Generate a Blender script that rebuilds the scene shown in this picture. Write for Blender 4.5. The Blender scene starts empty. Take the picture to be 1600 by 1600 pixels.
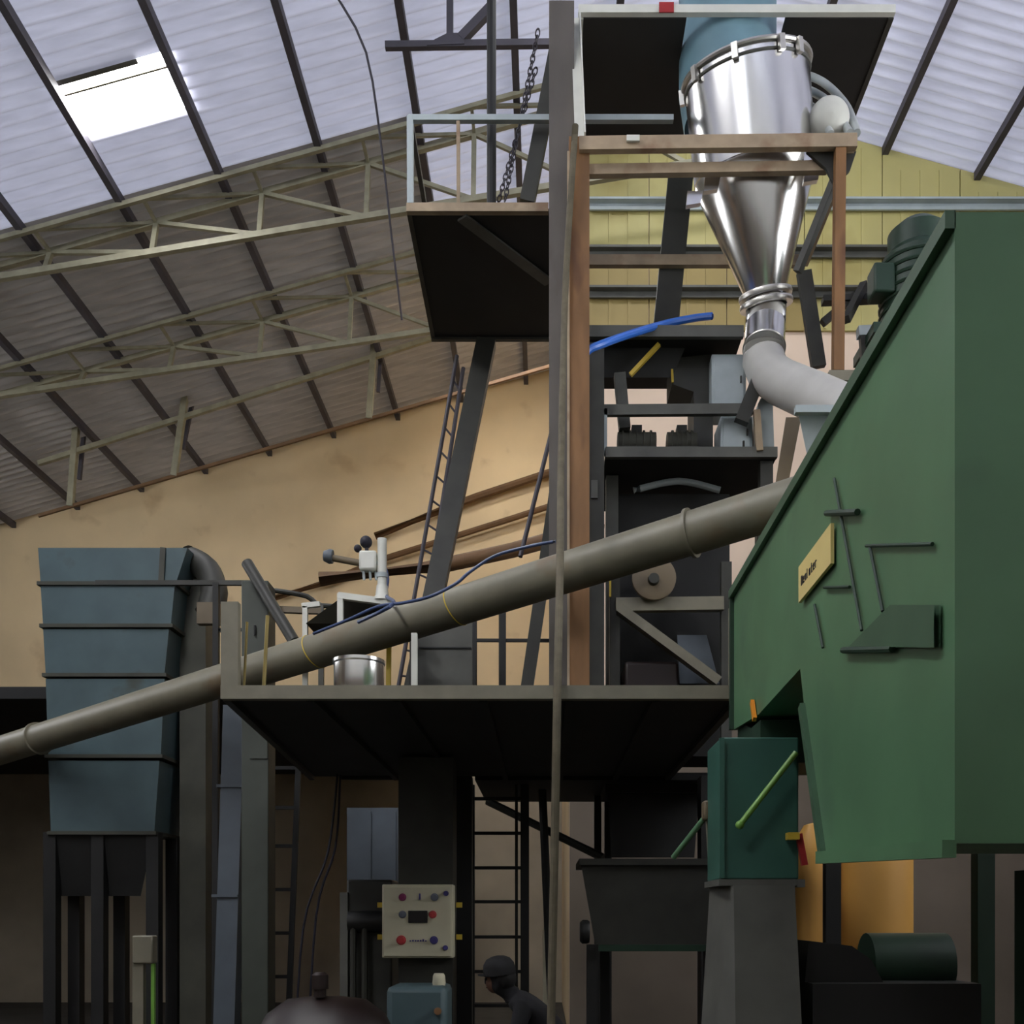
import bpy, bmesh, math, random
from mathutils import Vector, Matrix
random.seed(7)
S = bpy.context.scene
COL = S.collection
# ------------------------------------------------------------------ camera, world, sun, exposure
FPX, HX, HY, CZ = 1600.0, 850.0, 1430.0, 1.7
cd = bpy.data.cameras.new('camera'); cam = bpy.data.objects.new('camera', cd); COL.objects.link(cam)
cam.location = (0, 0, CZ); cam.rotation_euler = (math.pi/2, 0, 0)
cd.sensor_width = 36; cd.lens = 36
cd.shift_x = (800-HX)/1600; cd.shift_y = (HY-800)/1600
cd.clip_end = 200
S.camera = cam
w = bpy.data.worlds.new('world'); S.world = w; w.use_nodes = True
bg = w.node_tree.nodes['Background']; bg.inputs[0].default_value = (.86, .93, 1, 1); bg.inputs[1].default_value = 4.0
sl = bpy.data.lights.new('sun', 'SUN'); sun = bpy.data.objects.new('sun', sl); COL.objects.link(sun)
sl.energy = 4.0; sl.angle = math.radians(1.5); sl.color = (1, .95, .86)
sun.rotation_euler = (math.radians(-36), math.radians(-22), 0)
S.view_settings.view_transform = 'Standard'; S.view_settings.look = 'None'
S.view_settings.gamma = 1; S.view_settings.use_curve_mapping = False
S.view_settings.exposure = 1.35
S.cycles.max_bounces = 5; S.cycles.diffuse_bounces = 3; S.cycles.glossy_bounces = 3; S.cycles.transmission_bounces = 2
S.cycles.caustics_reflective = False; S.cycles.caustics_refractive = False

# ------------------------------------------------------------------ helpers
def P(px, py, d):                       # a point at a real distance d (metres) in front of the camera
    return Vector(((px-HX)/FPX*d, d, CZ+(HY-py)/FPX*d))
def X(px, d): return (px-HX)/FPX*d
def Z(py, d): return CZ+(HY-py)/FPX*d
def lin(c): return tuple((v/255/12.92 if v/255 <= .04045 else ((v/255+.055)/1.055)**2.4) for v in c)
MATS = {}
def mat(name, rgb, rough=.6, metal=0, var=.25, scale=3, bump=.05, spots=None, emit=0, trans=0, stretch=(1,1,1)):
    m = bpy.data.materials.new(name); m.use_nodes = True; MATS[name] = m
    nt = m.node_tree; N = nt.nodes; L = nt.links
    b = N['Principled BSDF']; out = N['Material Output']
    c = lin(rgb)
    tc = N.new('ShaderNodeTexCoord'); mp = N.new('ShaderNodeMapping'); mp.inputs['Scale'].default_value = stretch
    L.new(tc.outputs['Object'], mp.inputs[0])
    no = N.new('ShaderNodeTexNoise'); no.inputs['Scale'].default_value = scale; no.inputs['Detail'].default_value = 6
    L.new(mp.outputs[0], no.inputs['Vector'])
    cr = N.new('ShaderNodeValToRGB')
    cr.color_ramp.elements[0].position = .3; cr.color_ramp.elements[1].position = .72
    cr.color_ramp.elements[0].color = tuple(v*(1-var) for v in c)+(1,)
    cr.color_ramp.elements[1].color = tuple(min(1, v*(1+var*.6)) for v in c)+(1,)
    L.new(no.outputs[0], cr.inputs[0]); col = cr.outputs[0]
    if spots:
        n2 = N.new('ShaderNodeTexNoise'); n2.inputs['Scale'].default_value = spots[1]; n2.inputs['Detail'].default_value = 4
        L.new(mp.outputs[0], n2.inputs['Vector'])
        r2 = N.new('ShaderNodeValToRGB'); r2.color_ramp.elements[0].position = spots[2]; r2.color_ramp.elements[1].position = spots[2]+.12
        L.new(n2.outputs[0], r2.inputs[0])
        mx = N.new('ShaderNodeMixRGB'); mx.inputs[2].default_value = lin(spots[0])+(1,)
        L.new(r2.outputs[0], mx.inputs[0]); L.new(col, mx.inputs[1]); col = mx.outputs[0]
    L.new(col, b.inputs['Base Color'])
    b.inputs['Roughness'].default_value = rough; b.inputs['Metallic'].default_value = metal
    if bump:
        bn = N.new('ShaderNodeBump'); bn.inputs['Strength'].default_value = bump; bn.inputs['Distance'].default_value = .02
        L.new(no.outputs[0], bn.inputs['Height']); L.new(bn.outputs[0], b.inputs['Normal'])
    if emit:
        b.inputs['Emission Color'].default_value = c+(1,); b.inputs['Emission Strength'].default_value = emit
    if trans:
        t = N.new('ShaderNodeBsdfTranslucent'); L.new(col, t.inputs[0])
        ms = N.new('ShaderNodeMixShader'); ms.inputs[0].default_value = trans
        L.new(b.outputs[0], ms.inputs[1]); L.new(t.outputs[0], ms.inputs[2]); L.new(ms.outputs[0], out.inputs[0])
    return m
class MB:
    def __init__(s): s.v = []; s.f = []
    def add(s, vs, fs):
        n = len(s.v); s.v += [Vector(v) for v in vs]; s.f += [tuple(i+n for i in f) for f in fs]; return s
    def box(s, x0, x1, y0, y1, z0, z1):
        vs = [(x, y, z) for x in (x0, x1) for y in (y0, y1) for z in (z0, z1)]
        return s.add(vs, [(0,1,3,2),(4,6,7,5),(0,4,5,1),(2,3,7,6),(0,2,6,4),(1,5,7,3)])
    def frame(s, a, up=(0,0,1)):
        a = Vector(a).normalized(); u = Vector(up)
        if abs(a.dot(u)) > .97: u = Vector((0,1,0))
        r = a.cross(u).normalized(); return a, r, r.cross(a).normalized()
    def bar(s, p, q, w, h=None, up=(0,0,1)):          # w across, h along 'up'
        h = h or w; p = Vector(p); q = Vector(q); a, r, u = s.frame(q-p, up)
        vs = [e+r*w/2*i+u*h/2*j for e in (p, q) for i, j in ((-1,-1),(1,-1),(1,1),(-1,1))]
        return s.add(vs, [(0,1,2,3),(7,6,5,4),(0,4,5,1),(1,5,6,2),(2,6,7,3),(3,7,4,0)])
    def angle(s, p, q, w, t=.012, up=(0,0,1), flip=1):  # L-section
        p = Vector(p); q = Vector(q); a, r, u = s.frame(q-p, up); r = r*flip
        s.bar(p+u*0, q+u*0, t, w, up)
        o = r*(w/2)+u*(w/2-t/2)
        return s.bar(p+o, q+o, w, t, up)
    def channel(s, p, q, w, dp, t=.014, up=(0,1,0), side=1):  # C-section: web w wide facing 'up', flanges dp deep
        p = Vector(p); q = Vector(q); a, r, u = s.frame(q-p, up)
        s.bar(p, q, w, t, up)
        for k in (-1, 1):
            o = r*k*(w/2-t/2)+u*side*(dp/2); s.bar(p+o, q+o, t, dp, up)
        return s
    def tube(s, p, q, r, n=14, r2=None, cap=True):
        p = Vector(p); q = Vector(q); a, x, y = s.frame(q-p); r2 = r if r2 is None else r2
        vs = [e+(x*math.cos(t)+y*math.sin(t))*rr for e, rr in ((p, r), (q, r2)) for t in [2*math.pi*k/n for k in range(n)]]
        fs = [(k, (k+1) % n, n+(k+1) % n, n+k) for k in range(n)]
        if cap: fs += [tuple(range(n-1, -1, -1)), tuple(range(n, 2*n))]
        return s.add(vs, fs)
    def path(s, pts, r, n=10, sub=0, radii=None):
        pts = [Vector(p) for p in pts]
        if sub:
            out = []
            for i in range(len(pts)-1):
                p0 = pts[max(i-1, 0)]; p1 = pts[i]; p2 = pts[i+1]; p3 = pts[min(i+2, len(pts)-1)]
                for k in range(sub):
                    t = k/sub
                    out.append(.5*((2*p1)+(p2-p0)*t+(2*p0-5*p1+4*p2-p3)*t*t+(3*p1-p0-3*p2+p3)*t**3))
            pts = out+[pts[-1]]
        m = len(pts); vs = []; prev = None
        for i, p in enumerate(pts):
            d = (pts[min(i+1, m-1)]-pts[max(i-1, 0)]).normalized()
            if prev is None: _, x, y = s.frame(d)
            else:
                x = (prev-d*prev.dot(d)).normalized(); y = d.cross(x)
            prev = x
            k2 = 1.0
            if 0 < i < m-1:
                c = (pts[i+1]-p).normalized().dot(d); k2 = 1/max(c, .5)
            rr = radii[i] if radii and len(radii) == m else r
            for k in range(n):
                t = 2*math.pi*k/n; vs.append(p+(x*math.cos(t)+y*math.sin(t))*rr*(k2 if k2 < 1.3 else 1.3))
        fs = [(i*n+k, i*n+(k+1) % n, (i+1)*n+(k+1) % n, (i+1)*n+k) for i in range(m-1) for k in range(n)]
        fs += [tuple(range(n-1, -1, -1)), tuple(range((m-1)*n, m*n))]
        return s.add(vs, fs)
    def lathe(s, prof, o, axis=(0,0,1), n=40):         # prof: (radius, distance along axis)
        o = Vector(o); a, x, y = s.frame(axis); vs = []
        for r, h in prof:
            for k in range(n):
                t = 2*math.pi*k/n; vs.append(o+a*h+(x*math.cos(t)+y*math.sin(t))*max(r, 1e-4))
        m = len(prof)
        fs = [(i*n+k, i*n+(k+1) % n, (i+1)*n+(k+1) % n, (i+1)*n+k) for i in range(m-1) for k in range(n)]
        return s.add(vs, fs)
    def torus(s, o, axis, R, r, n=40, k=8, a0=0, a1=2*math.pi):
        o = Vector(o); a, x, y = s.frame(axis)
        full = abs(a1-a0-2*math.pi) < 1e-6; m = n if full else n+1
        vs = []
        for i in range(m):
            t = a0+(a1-a0)*i/n; e = x*math.cos(t)+y*math.sin(t)
            for j in range(k):
                q = 2*math.pi*j/k; vs.append(o+e*(R+r*math.cos(q))+a*r*math.sin(q))
        fs = [(i*k+j, i*k+(j+1) % k, ((i+1) % m)*k+(j+1) % k, ((i+1) % m)*k+j) for i in range(n) for j in range(k)]
        return s.add(vs, fs)
    def prism(s, poly, ax, a0, a1):                    # poly extruded along ax; for 'y' poly=(x,z), for 'x' poly=(y,z), for 'z' poly=(x,y)
        n = len(poly)
        f = {'y': lambda p, a: (p[0], a, p[1]), 'x': lambda p, a: (a, p[0], p[1]), 'z': lambda p, a: (p[0], p[1], a)}[ax]
        vs = [f(p, a) for a in (a0, a1) for p in poly]
        fs = [tuple(range(n)), tuple(range(2*n-1, n-1, -1))]+[(k, n+k, n+(k+1) % n, (k+1) % n) for k in range(n)]
        return s.add(vs, fs)
    def hexa(s, bot, top):                             # 4 bottom + 4 top corners
        return s.add(list(bot)+list(top), [(3,2,1,0),(4,5,6,7),(0,1,5,4),(1,2,6,5),(2,3,7,6),(3,0,4,7)])
    def sphere(s, c, r, n=16, m=10, sc=(1,1,1)):
        c = Vector(c); prof = [(math.sin(math.pi*i/m), -math.cos(math.pi*i/m)) for i in range(m+1)]
        k0 = len(s.v); s.lathe([(a*r, b*r) for a, b in prof], (0,0,0), n=n)
        for i in range(k0, len(s.v)): v = s.v[i]; s.v[i] = Vector((v.x*sc[0], v.y*sc[1], v.z*sc[2]))+c
        return s
    def build(s, name, m, parent=None, base=None, bev=0, label=None):
        b = BASE[parent.name] if parent else Vector(base if base is not None else (0,0,0))
        me = bpy.data.meshes.new(name); me.from_pydata([tuple(v-b) for v in s.v], [], s.f)
        bm = bmesh.new(); bm.from_mesh(me); bmesh.ops.recalc_face_normals(bm, faces=bm.faces); bm.to_mesh(me); bm.free()
        for p in me.polygons: p.use_smooth = True
        me.set_sharp_from_angle(angle=math.radians(32))
        me.materials.append(MATS[m]); o = bpy.data.objects.new(name, me); COL.objects.link(o)
        if parent: o.parent = parent
        else: o.location = b
        BASE[o.name] = b
        if bev:
            md = o.modifiers.new('bevel', 'BEVEL'); md.width = bev; md.segments = 2; md.limit_method = 'ANGLE'
        if label: o['label'] = label
        return o
BASE = {}
def thing(name, base, label, cat, group=None):
    o = bpy.data.objects.new(name, None); COL.objects.link(o); o.location = base; o.empty_display_size = .2
    BASE[o.name] = Vector(base); o['label'] = label; o['category'] = cat
    if group: o['group'] = group
    return o
def tag(o, label, cat, group=None):
    o['label'] = label; o['category'] = cat
    if group: o['group'] = group
    return o
def struct(o): o['kind'] = 'structure'; return o
def copy_part(o, parent, loc):
    c = o.copy(); COL.objects.link(c); c.parent = parent; c.location = loc; return c

# ------------------------------------------------------------------ materials
mat('concrete', (66,62,56), .85, var=.3, scale=1.5)
mat('plaster', (236,210,167), .9, var=.14, scale=.6, bump=.1, spots=((210,181,140), 1.1, .6))
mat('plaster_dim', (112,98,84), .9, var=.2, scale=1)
mat('cement_render', (178,166,146), .9, var=.2, scale=.9, bump=.1)  # grey lower wall, darkened to carry the shade there
mat('cement_dark', (116,105,92), .9, var=.2, scale=.9, bump=.1)  # shade of the lower right wall put into the colour
mat('lintel_white', (226,226,222), .9, var=.08, scale=1)  # white of the added screen, bounces light onto the hopper
mat('plaster_pale', (234,210,186), .9, var=.1, scale=.8, bump=.1)
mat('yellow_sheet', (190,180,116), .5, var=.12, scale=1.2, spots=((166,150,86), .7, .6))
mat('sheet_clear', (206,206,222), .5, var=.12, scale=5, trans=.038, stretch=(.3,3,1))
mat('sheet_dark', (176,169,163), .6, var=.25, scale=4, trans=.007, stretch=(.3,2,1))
mat('skylight', (255,255,255), .4, var=0, bump=0, emit=12)
mat('window_light', (250,252,255), .4, var=0, bump=0, emit=3.2)  # glow of the added side windows
mat('air_line', (66,80,118), .4)
mat('green_mid', (62,92,68), .45, var=.2)
mat('purlin', (74,70,78), .6)
mat('truss', (150,145,122), .55, var=.25, scale=6)
mat('dark_steel', (52,52,46), .55, var=.3, scale=4)
mat('black_steel', (24,24,23), .6, var=.3, scale=4)
mat('deck_dark', (30,30,29), .75, var=.35, scale=2)
mat('grey_steel', (124,119,102), .5, var=.2, scale=5)
mat('mid_grey', (88,88,82), .55, var=.25, scale=4)
mat('column_grey', (92,86,80), .5, var=.25, scale=4, spots=((70,56,46), 2.2, .6), stretch=(1,1,.4))
mat('casing_green', (66,71,63), .55, var=.2, scale=3)
mat('pale_steel', (176,186,188), .45, var=.12, scale=5)
mat('white_paint', (216,216,206), .45, var=.08, scale=6)
mat('red_paint', (170,44,46), .5)
mat('rust', (134,96,58), .6, var=.3, scale=5, spots=((96,62,40), 3, .55), stretch=(1,1,.3))
mat('rust_pale', (168,148,122), .6, var=.25, scale=5, spots=((140,114,90), 3, .55))
mat('stainless', (230,229,226), .22, metal=1, var=.05, scale=2, bump=.015, stretch=(6,6,.3))
mat('stainless_dull', (206,203,196), .38, metal=1, var=.08, scale=3, bump=.03)
mat('galvanized', (206,204,198), .5, metal=.25, var=.1, scale=3, bump=.03)
mat('yellow_old', (158,138,82), .6, var=.15, scale=1.2)  # browner tone for the lower left cladding sheets
mat('teal_chute', (112,146,158), .5, var=.15, scale=3)
mat('tube_grey', (124,119,101), .48, var=.16, scale=3, spots=((118,98,72), 1.6, .6))
mat('green', (84,122,88), .42, var=.18, scale=2, bump=.03, spots=((72,104,78), 1.3, .58))
mat('green_dark', (30,56,40), .5, var=.25, scale=4)
mat('teal', (54,96,84), .42, var=.2, scale=3)
mat('lime', (112,160,66), .45)
mat('blue_hose', (56,116,216), .35, var=.1)
mat('blue_bin', (78,98,102), .5, var=.2, scale=2, spots=((70,78,72), 2, .6))
mat('bin_side', (70,70,60), .6, var=.25, scale=3)
mat('duct_blue', (88,96,104), .5, var=.15)
mat('cream', (214,208,180), .5, var=.05, scale=6, bump=.01)
mat('sign_plate', (226,204,132), .5, var=.06, scale=5, bump=.01)
mat('ink', (30,28,42), .6, bump=0)
mat('ink_blue', (70,64,128), .6, bump=0)
mat('button_red', (196,60,62), .4, bump=0)
mat('button_magenta', (140,32,92), .4, bump=0)
mat('button_grey', (112,118,134), .4, bump=0)
mat('screen', (34,34,36), .25, bump=0)
mat('yellow_paint', (206,176,58), .5, var=.15)
mat('brass', (150,130,66), .5)  # yellow light on the thin posts put into their colour
mat('orange_paint', (226,140,28), .5, var=.1)
mat('ochre', (196,146,70), .55, var=.15, scale=1.5)
mat('brown_dark', (34,21,18), .5, var=.3, scale=3)
mat('cloth_dark', (17,16,20), .9, var=.3, scale=20)
mat('cloth_trouser', (22,21,21), .9, var=.3, scale=20)
mat('cap_black', (14,13,15), .8)
mat('skin', (96,66,50), .6, var=.12, scale=8)
mat('hair', (14,12,12), .7)
mat('hose_grey', (186,192,190), .4)
mat('beige', (112,98,76), .5, var=.15)
mat('pipe_brown', (112,82,52), .6)
mat('rope', (96,88,70), .8, var=.25, scale=12)

# ------------------------------------------------------------------ the building
H0, SL, XR = 10.6, .28, 2.15            # roof height above the eye at x=0, slope, ridge position
XL, XRW, YB, YB2, YF, XJ = -13.0, 9.0, 20.0, 14.0, -9.0, .35
def roof_z(x): return CZ+H0+SL*(x if x < XR else 2*XR-x)
struct(MB().box(XL-.2, XRW+.2, YF-.2, YB+.3, -.12, 0).build('floor', 'concrete'))
struct(MB().prism([(XL,0),(XJ,0),(XJ,roof_z(XJ)+.1),(XL,roof_z(XL)+.1)], 'y', YB, YB+.25).build('wall_back', 'plaster'))
struct(MB().box(XJ, XJ+.25, YB2+.25, YB+.25, 0, roof_z(XJ)-.02).build('wall_return', 'plaster'))
struct(MB().box(XL, XJ, YB-.03, YB-.001, 0, 4.6).build('trim_1', 'cement_render'))  # thin added band, darkens the lower back wall as shade would
struct(MB().box(XJ+.001, XRW, YB2-.03, YB2-.001, 0, 4.6).build('trim_2', 'cement_dark'))  # same added shade band on the right, darker
ZC = Z(520, YB2)                        # cladding starts here
wr = struct(MB().prism([(XJ,0),(XRW,0),(XRW,roof_z(XRW)),(XR,roof_z(XR)),(XJ,roof_z(XJ))], 'y', YB2, YB2+.25).build('wall_back_right', 'plaster_pale'))
rows = [ZC, Z(466,YB2), Z(404,YB2), Z(330,YB2), roof_z(XJ)+.55]
xs = [XJ+.02+1.06*k for k in range(9)]
for r in range(4):
    for k in range(8):
        x0, x1 = xs[k]+.006, xs[k+1]-.006; z0, z1 = rows[r]+.006, rows[r+1]-.006
        if r == 3:
            t0, t1 = min(z1+9, roof_z(x0)-.05), min(z1+9, roof_z(x1)-.05)
            if min(t0, t1) < z0+.05: continue
            poly = [(x0,z0),(x1,z0),(x1,t1),(x0,t0)]
        else: poly = [(x0,z0),(x1,z0),(x1,z1),(x0,z1)]
        b = MB().prism(poly, 'y', YB2-.045, YB2-.005)
        for q in range(1, 4):
            xx = x0+(x1-x0)*q/4; b.box(xx-.02, xx+.02, YB2-.06, YB2-.044, z0+.02, (min(poly[2][1], poly[3][1]))-.02)
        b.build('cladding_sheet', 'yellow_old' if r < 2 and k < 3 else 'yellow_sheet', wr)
for zz, m_ in ((rows[1], 'mid_grey'), (rows[2], 'mid_grey'), (rows[3], 'pale_steel')):
    MB().angle((XJ+.05, YB2-.1, zz), (XRW, YB2-.1, zz), .11, .03).build('girt', m_, wr)
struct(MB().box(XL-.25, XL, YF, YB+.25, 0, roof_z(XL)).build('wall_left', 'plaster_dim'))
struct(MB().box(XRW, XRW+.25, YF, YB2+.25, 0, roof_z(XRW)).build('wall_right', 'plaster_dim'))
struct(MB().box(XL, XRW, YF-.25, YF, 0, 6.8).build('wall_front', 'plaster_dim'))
struct(MB().box(XL, -1.5, -1.6, -1.4, 2.8, 9.2).box(-1.5, XRW, -1.6, -1.4, 2.8, 10.7).build('wall_partition', 'lintel_white'))  # added unseen screen: keeps front light off the lower half, bounces roof light
struct(MB().box(XL, XRW, -1.62, -1.38, 0, 2.8).build('wall_partition_base', 'plaster_dim'))  # dark lower part of the added screen
struct(MB().box(XL, -2.4, 13.0, YB, 4.45, 4.6).build('floor_mezzanine', 'deck_dark'))  # added deck, there to shade the lower left back wall
def added_window(name, x, nx, y0, y1, z0, z1):
    w_ = bpy.data.objects.new(name, None); COL.objects.link(w_); struct(w_); BASE[w_.name] = Vector((0,0,0))
    n = max(1, round((y1-y0)/1.0))
    for k in range(n):
        a, b = y0+(y1-y0)*k/n, y0+(y1-y0)*(k+1)/n
        MB().box(min(x, x+.01*nx), max(x, x+.01*nx), a+.03, b-.03, z0+.03, z1-.03).build('pane', 'window_light', w_)
    for k in range(n+1):
        yy = y0+(y1-y0)*k/n; MB().box(min(x, x+.05*nx), max(x, x+.05*nx), yy-.03, yy+.03, z0, z1).build('window_frame', 'mid_grey', w_)
    for zz in (z0, z1): MB().box(min(x, x+.05*nx), max(x, x+.05*nx), y0, y1, zz-.03, zz+.03).build('window_frame', 'mid_grey', w_)
added_window('window_20', XRW, -1, 2.5, 7.5, 5.2, 9.4)  # added window, gives the bright strip on the hopper cone
added_window('window_21', XL, 1, 8.0, 15.0, 6.7, 8.3)  # added window, brightens the left part of the back wall
# roof: corrugated sheets on purlins
ce = bpy.data.objects.new('ceiling', None); COL.objects.link(ce); struct(ce); BASE[ce.name] = Vector((0,0,0))
GX, GY, PER = 1.25, 3.5, .175
def sheet_mesh(name, ly, slope, m):
    n = max(1, round(ly/PER))*8; vs = []; fs = []
    for i in range(n+1):
        y = ly*i/n; zz = .034*math.cos(2*math.pi*y/PER)
        vs += [(0, y, zz), (GX, y, zz+slope*GX)]
        if i: fs.append((2*i-2, 2*i-1, 2*i+1, 2*i))
    me = bpy.data.meshes.new(name); me.from_pydata(vs, [], fs); me.materials.append(MATS[m])
    for p in me.polygons: p.use_smooth = True
    return me
SM = {(s, m): sheet_mesh('roof_sheet', GY, s*SL, m) for s in (1, -1) for m in ('sheet_clear', 'sheet_dark')}
def sheet(me, x, y, zoff=0):
    o = bpy.data.objects.new('roof_sheet', me); COL.objects.link(o); o.parent = ce; o.location = (x, y, roof_z(x)+zoff)
SKX, SKY0, SKY1 = XR-6*GX, 11.15, 11.95
FILL_ROWS, FILL_PANES = (YB-GY*5, YB-GY*7), []
for j in range(9):
    y = YB-GY*(j+1)
    if y < YF-2.6: break
    for i in range(1, 14):
        x = XR-GX*i
        if x < XL-.9: break
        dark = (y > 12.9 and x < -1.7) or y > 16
        if (abs(x-SKX) < .01 and y in FILL_ROWS) or (y > 16 and i in (2, 3)) or (i == 1 and 9 < y < 10):
            ln = GY if i == 6 else 1.2 if i == 1 else .5
            FILL_PANES.append((x, y, ln))
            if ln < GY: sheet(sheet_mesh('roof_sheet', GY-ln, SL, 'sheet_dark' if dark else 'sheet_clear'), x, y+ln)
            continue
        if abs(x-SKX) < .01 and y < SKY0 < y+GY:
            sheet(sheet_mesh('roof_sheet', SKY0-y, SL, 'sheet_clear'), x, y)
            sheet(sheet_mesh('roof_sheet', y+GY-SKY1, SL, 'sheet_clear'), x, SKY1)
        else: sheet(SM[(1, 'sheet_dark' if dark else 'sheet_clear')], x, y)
    for i in range(6):
        if y+GY > YB2+2.6: continue
        sheet(SM[(-1, 'sheet_clear')], XR+GX*i, y)
for i in range(0, 14):
    x = XR-GX*i
    MB().bar((x, YF, roof_z(x)-.085), (x, YB, roof_z(x)-.085), .085, .11).build('purlin', 'purlin', ce)
for i in range(1, 6):
    x = XR+GX*i
    MB().bar((x, YF, roof_z(x)-.085), (x, YB2, roof_z(x)-.085), .085, .11).build('purlin', 'purlin', ce)
wz = roof_z(SKX)
sk = bpy.data.objects.new('window_1', None); COL.objects.link(sk); struct(sk); BASE[sk.name] = Vector((0,0,0))
def slope_pane(x0, x1, y0, y1, dz0, dz1):
    return MB().hexa([(x0,y0,roof_z(x0)+dz0),(x1,y0,roof_z(x1)+dz0),(x1,y1,roof_z(x1)+dz0),(x0,y1,roof_z(x0)+dz0)],
                     [(x0,y0,roof_z(x0)+dz1),(x1,y0,roof_z(x1)+dz1),(x1,y1,roof_z(x1)+dz1),(x0,y1,roof_z(x0)+dz1)])
slope_pane(SKX, SKX+.9, SKY0+.09, SKY1, 0, .02).build('pane', 'skylight', sk)
slope_pane(SKX+.9, SKX+GX-.04, SKY0, SKY1, .0, .02).build('pane', 'skylight', sk)
slope_pane(SKX, SKX+.9, SKY0, SKY0+.09, -.01, .03).build('window_frame', 'mid_grey', sk)
slope_pane(SKX, SKX+GX, SKY0+.2, SKY0+.225, -.02, 0).build('glazing_bar', 'grey_steel', sk)

for k, (x, y, ln) in enumerate(FILL_PANES):         # added glowing panes to brighten wall and machines
    struct(slope_pane(x, x+GX, y, y+ln, 0, .02).build('window_%d' % (k+2), 'skylight'))

# ------------------------------------------------------------------ roof trusses (space trusses across the hall)
def truss(label, d1, d2, d3, y_low, s_low, posts=None, dz=.16):
    x0, x1 = XL+.02, XR
    t = thing('roof_truss', (x0, d2, roof_z(x0)-dz), label, 'truss', 'roof trusses')
    top1 = lambda x: Vector((x, d1, roof_z(x)-dz)); top2 = lambda x: Vector((x, d2, roof_z(x)-dz))
    zl = lambda x: Z(y_low, d3)+s_low*(x-X(412, d3))
    low = lambda x: Vector((x, d3, min(zl(x), roof_z(x)-dz-.06)))
    MB().bar(top1(x0), top1(x1), .055).build('chord', 'truss', t)
    MB().bar(top2(x0), top2(x1), .075).build('chord', 'truss', t)
    xs_ = next(x0+.05*k for k in range(400) if zl(x0+.05*k) < roof_z(x0+.05*k)-dz-.06)
    MB().bar(low(xs_), low(x1), .075).build('chord', 'truss', t)
    xa = X(405, d3); st = 1.38; k = -5
    while True:
        x = xa+st*k; k += 1
        if x < x0: continue
        if x+st > x1: break
        if (top2(x)-low(x)).length > .12:
            MB().bar(top2(x), low(x), .06).build('web', 'truss', t)
            MB().bar(top2(x), low(x+st), .05).build('web', 'truss', t)
        MB().bar(top1(x), top2(x), .04).build('web', 'truss', t)
        MB().bar(top1(x-st*.0), top2(x+st), .04).build('web', 'truss', t)
    return t
truss('pale lattice roof truss nearest the bright skylight', 12.9, 13.35, 13.2, 366, .165)
truss('second lattice roof truss, dimmer, between skylight bay and back wall', 15.3, 15.9, 15.7, 556, .15)
t3 = thing('roof_truss', (XL, 17.6, roof_z(XL)), 'last roof truss with hanging posts just in front of tan wall', 'truss', 'roof trusses')
d = 17.6
MB().bar(P(60, 724, d), P(860, 470, d), .075).build('chord', 'truss', t3)
MB().bar(P(60, 806, d), P(860, 572, d), .05).build('chord', 'pipe_brown', t3)
for a, b in ((292, 272), (586, 577), (120, 110)):
    yt = 724-(a-60)*.3175-50; yb = 806-(b-60)*.2925
    MB().bar(P(a, yt, d), P(b, yb, d), .1).build('post', 'truss', t3)
    MB().bar(P(a+12, yt+12, d+.25), P(b+14, yb-42, d+.3), .06).build('post', 'purlin', t3)
# pipes on the back wall
tag(MB().path([P(586,838,19.85), P(700,793,19.85), P(745,776,19.85), P(872,734,19.85)], .075, 8).build('wall_pipe', 'pipe_brown', base=P(586,838,19.85)),
    'upper thin brown pipe climbing the tan back wall', 'pipe')
tag(MB().path([P(430,934,19.85), P(512,909,19.85), P(600,873,19.85), P(800,810,19.85), P(874,786,19.85)], .06, 8).build('wall_pipe', 'pipe_brown', base=P(430,934,19.85)),
    'lower thin brown pipe climbing the tan back wall', 'pipe')
tag(MB().path([P(500,905,12.6), P(690,884,12.6), P(800,860,12.6), P(900,832,12.9), P(935,822,13.85)], .09, 12).build('brown_duct', 'pipe_brown', base=P(690,884,12.6)),
    'thick brown pipe running behind the inclined grey conveyor tube', 'pipe')
for a, b in ((512, 909), (658, 807)):
    pass

# ------------------------------------------------------------------ lower platform
DL0, DL1 = 6.5, 10.4
HB, HT = Z(1092, DL0), Z(1071, DL0)
xl, xr = X(345, DL0), X(1164, DL0)
lp = thing('lower_platform', (X(668,9.1), 9.1, 0), 'wide grey-edged steel platform carried on posts above the control box', 'platform')
MB().prism([(xl+.02,DL0+.03),(xr-.02,DL0+.03),(xr-.02,DL1),(xl-.3,DL1)], 'z', HT-.05, HT-.01).build('deck', 'deck_dark', lp)
MB().channel((xl, DL0, (HB+HT)/2), (xr, DL0, (HB+HT)/2), HT-HB, .06, .012, up=(0,1,0)).build('edge_beam', 'grey_steel', lp)
for x, x2 in ((xl+.02, xl-.3), (xr-.02, xr-.02)):
    MB().bar((x, DL0+.06, (HB+HT)/2-.01), (x2, DL1, (HB+HT)/2-.01), .05, .07).build('side_beam', 'dark_steel', lp)
for q in range(1, 6):
    x = xl+(xr-xl)*q/6
    MB().bar((x, DL0+.06, HB+.025), (x, DL1, HB+.025), .05, .06).build('joist', 'deck_dark', lp)
MB().box(X(535,10.4), X(700,10.4), DL1-.06, DL1, HB, HT-.05).build('back_beam', 'deck_dark', lp)
MB().box(X(742,10.4), 2.02, DL1, 12.4, HB, HT-.01).build('rear_deck', 'deck_dark', lp)
MB().box(X(625,9), X(709,9), 8.9, 9.3, 0, HB).build('leg', 'dark_steel', lp)
MB().box(X(706,10.2), X(738,10.2), 10.1, 10.3, 0, HB).build('leg', 'black_steel', lp)
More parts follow.
